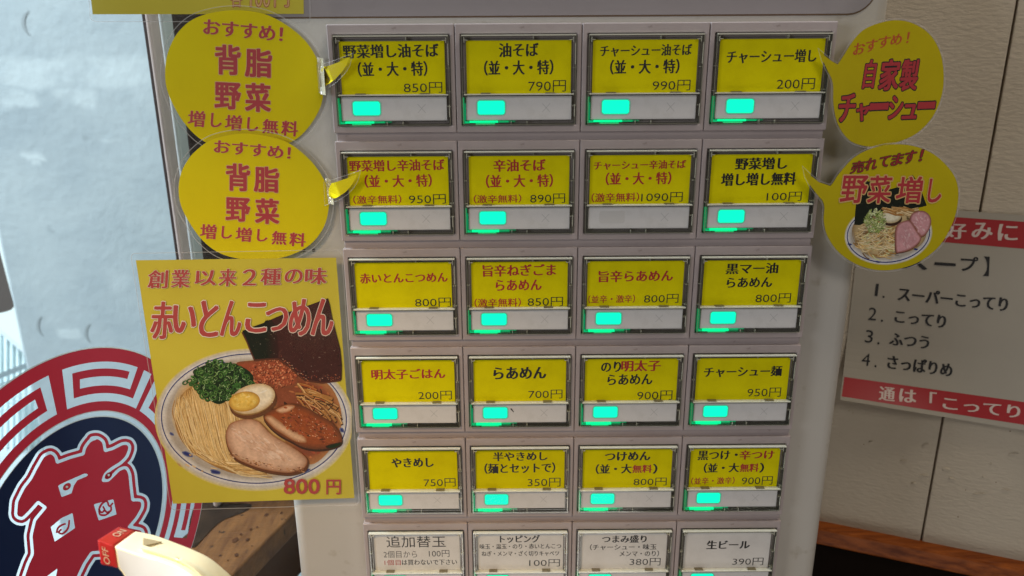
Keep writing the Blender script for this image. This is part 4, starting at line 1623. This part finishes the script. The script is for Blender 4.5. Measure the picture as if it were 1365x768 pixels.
# spring onion rings
lay(catmull([(238, 165), (260, 125), (330, 105), (410, 110), (470, 140), (485, 175), (450, 205), (400, 225), (370, 262), (335, 272), (290, 245), (262, 215), (262, 185)], 5), 'on1')
for i in range(190):
    a_, r_ = U(0, 6.28), random.random() ** .5
    x, y = 352 + 120 * r_ * math.cos(a_), 180 + 82 * r_ * math.sin(a_) + .1 * 120 * r_ * math.cos(a_)
    if (x < 275 and y > 235) or (x > 420 and y > 215):
        continue
    R_, rot, sq = U(6, 17), U(0, 180), U(.35, .95)
    o_ = ellipse(x, y, R_, R_ * sq, rot, 14, .05)
    i_ = ellipse(x + U(-1, 1), y + U(-1, 1), R_ * .66, R_ * .62 * sq, rot, 14)
    pic.ring([(px_ + 1.5, py_ + 2.5) for px_, py_ in o_], [(px_ + 1.5, py_ + 2.5) for px_, py_ in i_], 'on1')
    pic.ring(o_, i_, random.choice(('on1', 'on2', 'on2', (.06, .17, .03), (.025, .075, .014))))
    pic.ring(i_, ellipse(x, y, R_ * .5, R_ * .45 * sq, rot, 14), random.choice(('on3', (.10, .22, .05), 'on2')))
    if random.random() < .45:
        lay(ellipse(x, y, R_ * .48, R_ * .43 * sq, rot, 12), 'on1')
    if random.random() < .5:
        k0 = random.randrange(14)
        rib([o_[(k0 + k) % 14] for k in range(4)], 1.6, (.42, .58, .30))
for x, y in ((205, 185), (222, 178), (250, 200), (478, 190), (232, 190)):
    pic.ring(ellipse(x, y, 13, 9, -25, 14), ellipse(x, y, 8, 5, -25, 14), 'on2')
# seaweed sheet
nori = [(625, 465), (690, 440), (735, 424), (800, 395), (866, 368), (930, 347), (1065, 298), (1075, 335), (1085, 390), (1105, 470), (1128, 560), (1136, 640), (1134, 715), (1085, 722), (1040, 728), (1000, 722), (950, 715), (915, 690), (880, 655), (845, 628), (810, 605), (750, 607), (690, 612), (672, 570), (650, 515)]
lay([(x - 4, y + 8) for x, y in nori], (.10, .03, .015), p1)
lay(nori, 'nori', p1)
lay([(x, y + 3) for x, y in offset_poly(nori, -3)], (.052, .014, .012), p1)
left_ = [(627, 466), (690, 441), (735, 425), (775, 408), (800, 440), (806, 500), (812, 560), (808, 603), (750, 606), (691, 611), (672, 570), (650, 515)]
for k in range(8):
    lay([(min(x, 812 - 9 * k), y) for x, y in left_], mixc('nori', 'nori2', (k + 1) / 8), p1)
for i in range(150):
    x, y = U(650, 1125), U(330, 720)
    if y < 465 - (x - 625) * .37 or y > 600 + max(0, x - 810) * .62 or x > 1070 + (y - 300) * .16 or x < 640 + (y - 465) * .4:
        continue
    lay(ellipse(x, y, U(3, 16), U(1.5, 6), U(0, 180), 9, .3), random.choice(((.075, .024, .018), (.024, .008, .007), (.060, .018, .014)) if x > 810 else ((.022, .024, .012), (.006, .009, .005), (.016, .016, .008))), p1)
for i in range(90):
    x, y = U(660, 1120), U(440, 720)
    if y > 596 + max(0, x - 810) * .62 or x > 1070 + (y - 300) * .14 or x < 650 + (y - 465) * .4:
        continue
    lay(ellipse(x, y, U(.8, 3.2), U(.6, 1.6), U(0, 60), 6), random.choice(((.32, .22, .15), (.46, .38, .30), (.16, .09, .05))), p1)
for i in range(60):
    x = U(815, 1120)
    y = (608 + (x - 810) * .78 if x < 950 else 717 + 6 * math.sin(x * .1)) - U(3, 22)
    lay(ellipse(x + U(-8, 8), y, U(1.5, 5), U(1, 2), 30, 7), random.choice(('mince2', (.62, .38, .26), 'mince1')), p1)
# bamboo shoots
for i in range(74):
    x = U(650, 800)
    t = (x - 650) / 150
    y = 205 + 100 * t + U(-28, 38)
    ln_, a_ = U(45, 90), U(.2, 1.0)
    pts = catmull([(x, y), (x + ln_ * .5 * math.cos(a_), y + ln_ * .5 * math.sin(a_) - 5), (min(x + ln_ * math.cos(a_), 846), y + ln_ * math.sin(a_))], 4, False)
    w_ = U(6, 12)
    rib([(q[0] + 2, q[1] + 4) for q in pts], w_, 'dark')
    rib(pts, w_, random.choice(('menma1', 'menma1', (.36, .14, .04), (.52, .27, .09), 'porksauce')), jit=.2)
    rib([(q[0] + 1, q[1] - w_ * .22) for q in pts], w_ * .3, random.choice(('menma2', (.70, .46, .22), 'menma1')))
# sauced pork slice, then the front slice
s2 = catmull([(525, 325), (545, 300), (580, 288), (640, 270), (700, 285), (760, 320), (810, 350), (846, 400), (842, 435), (800, 452), (745, 458), (690, 450), (640, 425), (590, 398), (548, 362)], 5)
lay([(x + 2, y + 9) for x, y in s2], 'dark')
pic.grad(s2, 'porkedge', 'porksauce', 22, 7)
pic.grad(catmull([(531, 328), (556, 318), (590, 340), (640, 375), (690, 400), (702, 430), (660, 427), (610, 399), (565, 368)], 5), (.34, .13, .05), (.66, .40, .24), 13, 6)
pic.grad(catmull([(575, 296), (620, 276), (655, 280), (640, 300), (600, 312)], 5), (.36, .12, .04), (.66, .40, .25), 9, 5)
for i in range(170):
    x = U(600, 828)
    y = 300 + (x - 600) * .42 + U(-24, 64)
    lay(ellipse(x, min(y, 440), U(1.5, 11), U(1, 5), U(0, 50), 8, .25), random.choice(('porkedge', 'porksauce', 'mince1', (.42, .10, .03), (.22, .045, .014))), jit=.25)
for i in range(46):
    x = U(610, 825)
    lay(ellipse(x, min(300 + (x - 600) * .42 + U(-20, 60), 438), U(1, 4), U(.7, 1.8), U(0, 50), 6), random.choice((( .72, .42, .26), (.56, .24, .10))))
pic.grad(catmull([(780, 445), (820, 432), (846, 430), (838, 446), (800, 458)], 4), 'dark', 'on1', 5, 3)
s1 = catmull([(370, 405), (376, 375), (392, 352), (430, 338), (470, 334), (505, 342), (530, 365), (565, 400), (620, 432), (670, 465), (705, 495), (708, 520), (690, 545), (640, 560), (590, 558), (520, 545), (450, 520), (405, 495), (378, 450)], 5)
lay([(x + 3, y + 7) for x, y in s1], (.12, .05, .02))
lay(s1, 'porkedge')
pic.grad(soft([(x - 1, y - 4) for x, y in offset_poly(s1, -3)], 2), (.34, .15, .07), (.66, .42, .29), 30, 9, pw=.6)
for i in range(90):
    a_, r_ = U(0, 6.28), random.random() ** .5
    x, y = 520 + 120 * r_ * math.cos(a_) + 40 * r_ * math.sin(a_), 445 + 62 * r_ * math.sin(a_) + 55 * r_ * math.cos(a_)
    lay(ellipse(x, y, U(4, 20), U(1.5, 5), U(15, 50), 9, .3), random.choice(((.68, .46, .34), (.58, .34, .22), (.72, .52, .40), (.60, .37, .26))))
for i in range(90):
    t = random.random()
    x, y = 392 + 300 * t, 492 + 62 * t + U(-9, 9) - 12 * (2 * t - 1) ** 2
    lay(ellipse(x, y, U(1.5, 7), U(1, 3.2), 15, 7, .3), random.choice(('porkedge', (.24, .09, .035), (.48, .24, .10), (.60, .40, .26))))
# egg half
lay(ellipse(484, 268, 98, 62, -17, 44), (.14, .055, .02))
pic.grad(ellipse(480, 258, 97, 62, -17, 44), 'porkedge', 'eggb', 6, 3)
pic.grad(ellipse(482, 251, 94, 58, -17, 44), (.56, .40, .22), (.80, .70, .54), 20, 7, shift=(5, -3))
pic.grad(ellipse(448, 262, 64, 41, -8, 36), (.50, .26, .04), (.76, .50, .10), 14, 6)
for i in range(40):
    a_, r_ = U(0, 6.28), random.random() ** .5
    lay(ellipse(447 + 48 * r_ * math.cos(a_), 262 + 29 * r_ * math.sin(a_), U(3, 10), U(1.5, 5), U(0, 180), 8, .2), random.choice(((.78, .52, .11), (.70, .42, .06), (.80, .58, .16))))
lay(ellipse(525, 222, 17, 3.5, -22, 12), (.88, .82, .72))
lay(ellipse(462, 243, 10, 2.4, -10, 10), (.88, .70, .30))
for i in range(24):
    x, y = U(560, 840), U(200, 520)
    lay(ellipse(x, y, U(1, 3), U(.7, 1.4), U(0, 60), 6), 'shine') if abs(x - 620) > 30 or y > 460 else None
pic.mb.build('bowl_picture', M['print'], root)
hl = [pic.h]
HP = hl[0] + .00001
print('print layers', hl[0])
it = []
for s, x0, x1, y0, y1 in (('創', 145, 242, 155, 246), ('業', 265, 355, 152, 243), ('以', 385, 490, 155, 232), ('来', 508, 594, 148, 236), ('２', 630, 694, 150, 232), ('種', 722, 822, 145, 230), ('の', 845, 932, 150, 222), ('味', 950, 1056, 143, 226)):
    bx = zbox(p1, x0, y0, x1, y1)
    it += [(s, bx, 'brush', 1, HP, dict(grow=.014)), (s, bx, 'brush', 0, HP + .00002)]
for s, x0, x1, y0, y1 in (('赤', 162, 270, 316, 506), ('い', 275, 385, 335, 475), ('と', 412, 500, 310, 495), ('ん', 520, 618, 310, 492), ('こ', 648, 746, 322, 472), ('つ', 750, 855, 345, 465), ('め', 870, 972, 302, 490), ('ん', 985, 1090, 300, 488)):
    bx = zbox(p1, x0, y0, x1, y1)
    it += [(s, bx, 'minchob', 1, HP, dict(grow=.022, lean=.06)), (s, bx, 'minchob', 0, HP + .00002, dict(lean=.06))]
it += [('800', zbox(p2, 610, 580, 755, 640), 'bold', 0, HP + .00002), ('円', zbox(p2, 784, 583, 842, 642), 'bold', 0, HP + .00002)]
lettering(root, [M['brick'], M['whiteink']], it, RP)

# ------------------------------------------------------------------ speech bubbles, right
zR1 = zm(1040, 0, 4.0431)
R1 = Sheet(lambda x, y: -.0032 + .0042 * (x - 1095) / 160)
R2 = Sheet(lambda x, y: -.0038 + .0036 * (x - 1075) / 200)


def right_bubble(body, tip, surf, label):
    root = thing('speech_bubble', label, 'sticker', tuple(surf.pt(sum(p[0] for p in body) / len(body), sum(p[1] for p in body) / len(body))), 'yellow speech bubble stickers')
    sm = catmull(body, 5, False) + tip
    mb = MB()
    mb.slab(sm, surf.pt, 0, .0003)
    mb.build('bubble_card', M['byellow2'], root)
    film(root, offset_poly(sm, 2.2), surf, .00055, .8)
    return root


def rbub(body, tail_pts, surf, label):
    return right_bubble(body, tail_pts, surf, label)


body = [(1116.7, 86), (1124, 75), (1139, 52), (1156, 37), (1186, 27.7), (1213, 29.7), (1238, 44.5), (1253, 69), (1258, 99), (1255, 128.6), (1243, 156), (1223, 177), (1198, 189), (1170, 195), (1149, 194), (1131, 186), (1117, 166), (1111, 140), (1110.5, 115), (1108, 104)]
root = rbub(body, [(1102, 92), (1096.5, 80), (1092, 66.8), (1099, 74), (1108, 81)], R1, 'yellow speech bubble at the right reading 自家製チャーシュー, tail pointing to the 200円 button')
it = []
for s, x0, y0, x1, y1 in (('お', 397, 235, 455, 298), ('す', 463, 218, 522, 283), ('す', 530, 200, 592, 262), ('め', 598, 188, 655, 246), ('！', 685, 174, 694, 232)):
    it.append((s, zbox(zR1, x0, y0, x1, y1), 'brush', 0, .00005, dict(slope=-.15, lean=.1)))
for s, x0, y0, x1, y1, g in (('自', 455, 325, 512, 476, .16), ('家', 542, 325, 640, 486, .16), ('製', 652, 325, 742, 488, .16), ('チ', 318, 510, 402, 656, .16), ('ャ', 412, 562, 478, 652, .16), ('ー', 487, 560, 580, 592, .16), ('シ', 588, 520, 660, 642, .16), ('ュ', 662, 565, 735, 640, .16), ('ー', 745, 553, 832, 586, .16)):
    bx = zbox(zR1, x0, y0, x1, y1)
    it += [(s, bx, 'heavy', 1, .00005, dict(grow=.042, lean=g, slope=-.04)), (s, bx, 'heavy', 2, .00012, dict(lean=g, slope=-.04, grow=-.006))]
lettering(root, [M['orange'], M['black'], M['pinkred']], it, R1)

body = [(1107, 248), (1111, 243), (1120, 229.5), (1138.5, 210), (1162, 198), (1190.6, 192.5), (1219, 195), (1245, 206), (1266, 225.6), (1276, 245), (1277, 268.5), (1271, 294.6), (1256, 323), (1237.5, 341), (1216.6, 353), (1190.6, 359.6), (1166, 359.6), (1141, 352), (1117.7, 336), (1103, 315), (1098, 294.6), (1098.8, 276), (1096, 267)]
root = rbub(body, [(1088, 258), (1080, 247), (1074, 235), (1071, 224), (1079, 233), (1092, 243)], R2, 'yellow speech bubble at the right with a bowl picture reading 売れてます！野菜増し')
pic = Picture(z7, R2, 3.84)
lay2, rib2 = pic.lay, pic.rib
random.seed(5)
for k in range(4):
    lay2(ellipse(516, 508, 227 - 2 * k, 158 - 2 * k, -6, 60), mixc((.56, .45, .05), (.60, .58, .56), k / 3))
pic.grad(ellipse(516, 508, 221, 152, -6, 60), (.66, .64, .62), (.60, .58, .56), 5, 2)
lay2(ellipse(516, 508, 214, 146, -6, 60), 'blue')
for k in range(6):
    t = k / 5
    lay2(ellipse(516, 507, 209 - 18 * t, 141 - 14 * t, -6, 60), mixc((.64, .62, .61), (.44, .39, .33), t))
pic.grad(catmull([(340, 455), (400, 410), (480, 385), (600, 380), (690, 395), (715, 450), (700, 540), (640, 590), (560, 610), (470, 630), (400, 610), (350, 560), (330, 505)], 5), (.34, .22, .10), 'beige', 22, 5)
lay2([(340, 460), (347, 380), (352, 335), (372, 280), (402, 235), (440, 242), (500, 285), (560, 268), (600, 232), (640, 205), (662, 235), (690, 300), (712, 362), (640, 380), (520, 392), (430, 430), (370, 462)], 'nori2')
for i in range(40):
    lay2(ellipse(U(360, 690), U(300, 370), U(3, 14), U(2, 6), U(0, 180), 8, .3), random.choice(((.018, .022, .012), (.006, .008, .005), (.03, .034, .02))))
for rnd, cols, wr in ((0, ('nood3', (.24, .14, .05)), (4, 7)), (1, ('nood1', 'nood2', 'beige', 'cab2'), (4, 6)), (2, ((.78, .62, .36), 'nood1', (.72, .62, .40)), (2, 4))):
    for i in range(110):
        x, y = U(335, 545), U(450, 622)
        if ((x - 440) / 108) ** 2 + ((y - 535) / 90) ** 2 > 1:
            continue
        a_ = U(-.9, 1.0)
        rib2(catmull([(x, y), (x + 22 * math.cos(a_), y + 22 * math.sin(a_) + 5), (x + 50 * math.cos(a_), y + 44 * math.sin(a_))], 4, False), U(*wr), random.choice(cols), jit=.2)
lay2(ellipse(532, 430, 54, 36, -5, 30), 'dark')
pic.grad(ellipse(530, 418, 52, 34, -5, 30), (.52, .40, .22), (.80, .74, .56), 14, 6)
for i in range(26):
    x, y = U(470, 600), U(366, 394)
    pts = [(x, y), (x + 40, y + 8 + U(-6, 10)), (x + 76, y + 12 + U(-6, 14))]
    rib2([(q[0] + 1, q[1] + 3) for q in pts], 6, 'nood3')
    rib2(pts, U(4, 7), random.choice(('menma2', (.74, .58, .34), 'menma1', 'nood1')))
for poly in ([(640, 400), (690, 388), (725, 410), (735, 450), (715, 500), (680, 520), (650, 470), (625, 440)], [(555, 470), (600, 440), (630, 442), (660, 490), (685, 530), (660, 565), (620, 590), (575, 602), (553, 590)]):
    q = catmull(poly, 4)
    lay2([(x - 3, y + 5) for x, y in q], (.10, .04, .03))
    pic.grad(q, (.30, .11, .08), 'pink', 9, 4)
    cx_, cy_ = sum(p[0] for p in poly) / len(poly), sum(p[1] for p in poly) / len(poly)
    for i in range(34):
        a_, r_ = U(0, 6.28), random.random() ** .5
        lay2(ellipse(cx_ + 36 * r_ * math.cos(a_), cy_ + 50 * r_ * math.sin(a_), U(3, 12), U(1.5, 5), U(40, 110), 8, .25), random.choice(((.66, .38, .40), (.54, .25, .27), (.70, .46, .46))))
for i in range(190):
    a_, r_ = U(0, 6.28), random.random() ** .5
    x, y = 447 + 52 * r_ * math.cos(a_), 440 + 62 * r_ * math.sin(a_)
    e_ = (U(5, 14), U(1.5, 4.5), U(0, 180))
    lay2(ellipse(x + 1, y + 2, *e_, 8, .2), (.10, .13, .03))
    lay2(ellipse(x, y, *e_, 8, .25), random.choice(('cab1', 'cab1', 'cab2', (.28, .38, .08), (.66, .70, .40))), jit=.2)
for bx_, by_ in ((462, 650), (655, 585), (318, 560)):
    lay2(ellipse(bx_, by_, 11, 5, 10, 9, .2), 'blue')
pic.mb.build('bowl_picture', M['print'], root)
h2 = [pic.h]
h0 = h2[0] + .00001
it = []
for s, x0, y0, x1, y1 in (('売', 328, 138, 390, 198), ('れ', 400, 122, 458, 182), ('て', 470, 112, 522, 166), ('ま', 535, 98, 590, 158), ('す', 600, 84, 655, 148), ('！', 680, 76, 690, 134)):
    bx = zbox(z7, x0, y0, x1, y1)
    it += [(s, bx, 'brush', 1, h0, dict(grow=.03, slope=-.12, lean=.2)), (s, bx, 'brush', 2, h0 + .00002, dict(slope=-.12, lean=.2, grow=-.01))]
for s, x0, y0, x1, y1 in (('野', 276, 210, 405, 346), ('菜', 415, 210, 530, 348), ('増', 560, 215, 686, 348), ('し', 722, 226, 788, 344)):
    bx = zbox(z7, x0, y0, x1, y1)
    it += [(s, bx, 'bold', 0, h0, dict(grow=.04, lean=.14)), (s, bx, 'bold', 3, h0 + .00002, dict(lean=.14))]
lettering(root, [M['halo'], M['black'], M['darkred'], M['pinkred']], it, R2)

# ------------------------------------------------------------------ cream lever in the foreground
zL = zm(60, 650, 5.0556)


def lp(x, y, Y):
    d = ray(*zL(x, y))
    return CAM + d * ((Y - CAM.y) / d.y)


root = thing('switch_lever', 'cream curved lever handle with a red ON OFF tip in the foreground', 'lever', tuple(lp(700, 480, -.085)))
# rails of the bar, each (x, y in the crop, depth): back top, front top, front bottom, back bottom
back = [(350 + 0, 350, 0)]
RA = [(490, 262, -.072), (605, 290, -.0722), (740, 318, -.0735), (890, 372, -.0755), (1010, 420, -.078), (1110, 470, -.080), (1200, 540, -.082), (1275, 612, -.0845), (1330, 690, -.087), (1370, 790, -.089)]
RB = [(350, 350, -.088), (465, 392, -.088), (640, 452, -.0895), (770, 488, -.091), (880, 528, -.0925), (960, 572, -.094), (1020, 622, -.0955), (1070, 690, -.097), (1100, 760, -.098), (1120, 850, -.099)]
RC = [(375, 520, -.089), (490, 548, -.089), (560, 640, -.090), (650, 700, -.0915), (740, 740, -.093), (800, 790, -.0945), (840, 840, -.096), (870, 900, -.0975), (890, 960, -.0985), (900, 1040, -.0995)]
def back_low(i):
    a, b_, c_ = lp(*RA[i]), lp(*RB[i]), lp(*RC[i])
    return a + (c_ - b_)


def loft(i0, i1, cap0=True, cap1=True, shrink=0.0, sub=3):
    secs = []
    A_, B_, C_ = [catmull([tuple(lp(*p)) for p in rr], sub, False) for rr in (RA, RB, RC)]
    D_ = catmull([tuple(back_low(i)) for i in range(len(RA))], sub, False)
    mb = MB()
    ids = range(i0 * sub, i1 * sub + 1)
    sec = [[Vector(A_[k]), Vector(B_[k]), Vector(C_[k]), Vector(D_[k])] for k in ids]
    if shrink:
        for s_ in sec:
            c_ = sum(s_, Vector()) / 4
            for k in range(4):
                s_[k] = s_[k].lerp(c_, shrink)
    for a, c_ in zip(sec[:-1], sec[1:]):
        for k in range(4):
            j = (k + 1) % 4
            mb.face([a[k], a[j], c_[j], c_[k]], 1 if k in (1,) else 0)
    mb.face(sec[0])
    mb.face(sec[-1])
    return mb, sec


mb, sec = loft(1, 9, shrink=.0)
o = mb.build('lever_bar', [M['cream'], M['leverwhite']], root, bevel=.0016, seg=4)
for p in o.data.polygons:
    p.use_smooth = True
o.data.set_sharp_from_angle(angle=math.radians(30))
mb, sec = loft(0, 1, shrink=-.02, sub=3)
mb.m = [0] * len(mb.m)
cap = mb.build('red_tip', [M['capred']], root, bevel=.0006, seg=3)
for p in cap.data.polygons:
    p.use_smooth = True
cap.data.set_sharp_from_angle(angle=math.radians(30))


def on_quad(q):
    def f(u, v, h):
        a, b_, c_, d_ = q
        p = a.lerp(b_, u).lerp(d_.lerp(c_, u), v)
        n = (b_ - a).cross(d_ - a).normalized()
        if n.dot(CAM - a) < 0:
            n = -n
        return p + n * h
    return f


grow_ = lambda p, c_: p + (p - c_) * .02
A0, B0, C0, D0 = sec[0]
A1, B1_, C1, D1 = sec[-1]
mb = MB()
text(mb, 'ON', on_quad([A0, A1, B1_, B0]), (0, 0, 1, 1), 'gothic', 0, .0002) if False else None
top = on_quad([B0, A0, A1, B1_])         # u runs along the tip edge, v towards the bar
text(mb, 'ON', top, (.40, .30, .84, .72), 'gothic', 0, .00012)
front = on_quad([C0, B0, B1_, C1])
text(mb, 'OFF', front, (.12, .26, .80, .62), 'gothic', 0, .00012)
mb.build('lettering', M['caplet'], cap)
# raised rib along the front edge and the small pointer mark
mb = MB()
tp = on_quad([lp(605, 290, -.0722), lp(890, 372, -.0755), lp(770, 488, -.091), lp(465, 392, -.088)])
mb.slab([(.34, .34), (.74, .26), (.50, .70)], tp, .0005, .0012)
mb.build('pointer_mark', M['leverbrown'], root)


def rail_pts(ra, rb, t, n0, n1):
    return [lp(*ra[i]).lerp(lp(*rb[i]), t) for i in range(n0, n1)]


mb = MB()
g0 = catmull([tuple(p) for p in rail_pts(RA, RB, .84, 2, 10)], 5, False)
g1 = catmull([tuple(p) for p in rail_pts(RA, RB, .70, 2, 10)], 5, False)
for k in range(len(g0) - 1):
    n = Vector((0, -.35, .94))
    a0, a1, b0, b1 = Vector(g0[k]), Vector(g0[k + 1]), Vector(g1[k]), Vector(g1[k + 1])
    up = n * .0015
    mb.hexa([a0 + up, a1 + up, b1 + up, b0 + up], [a0 - up, a1 - up, b1 - up, b0 - up])
o = mb.build('raised_rib', M['cream'], root, bevel=.0004, seg=2)

bpy.data.objects.remove(_fo)
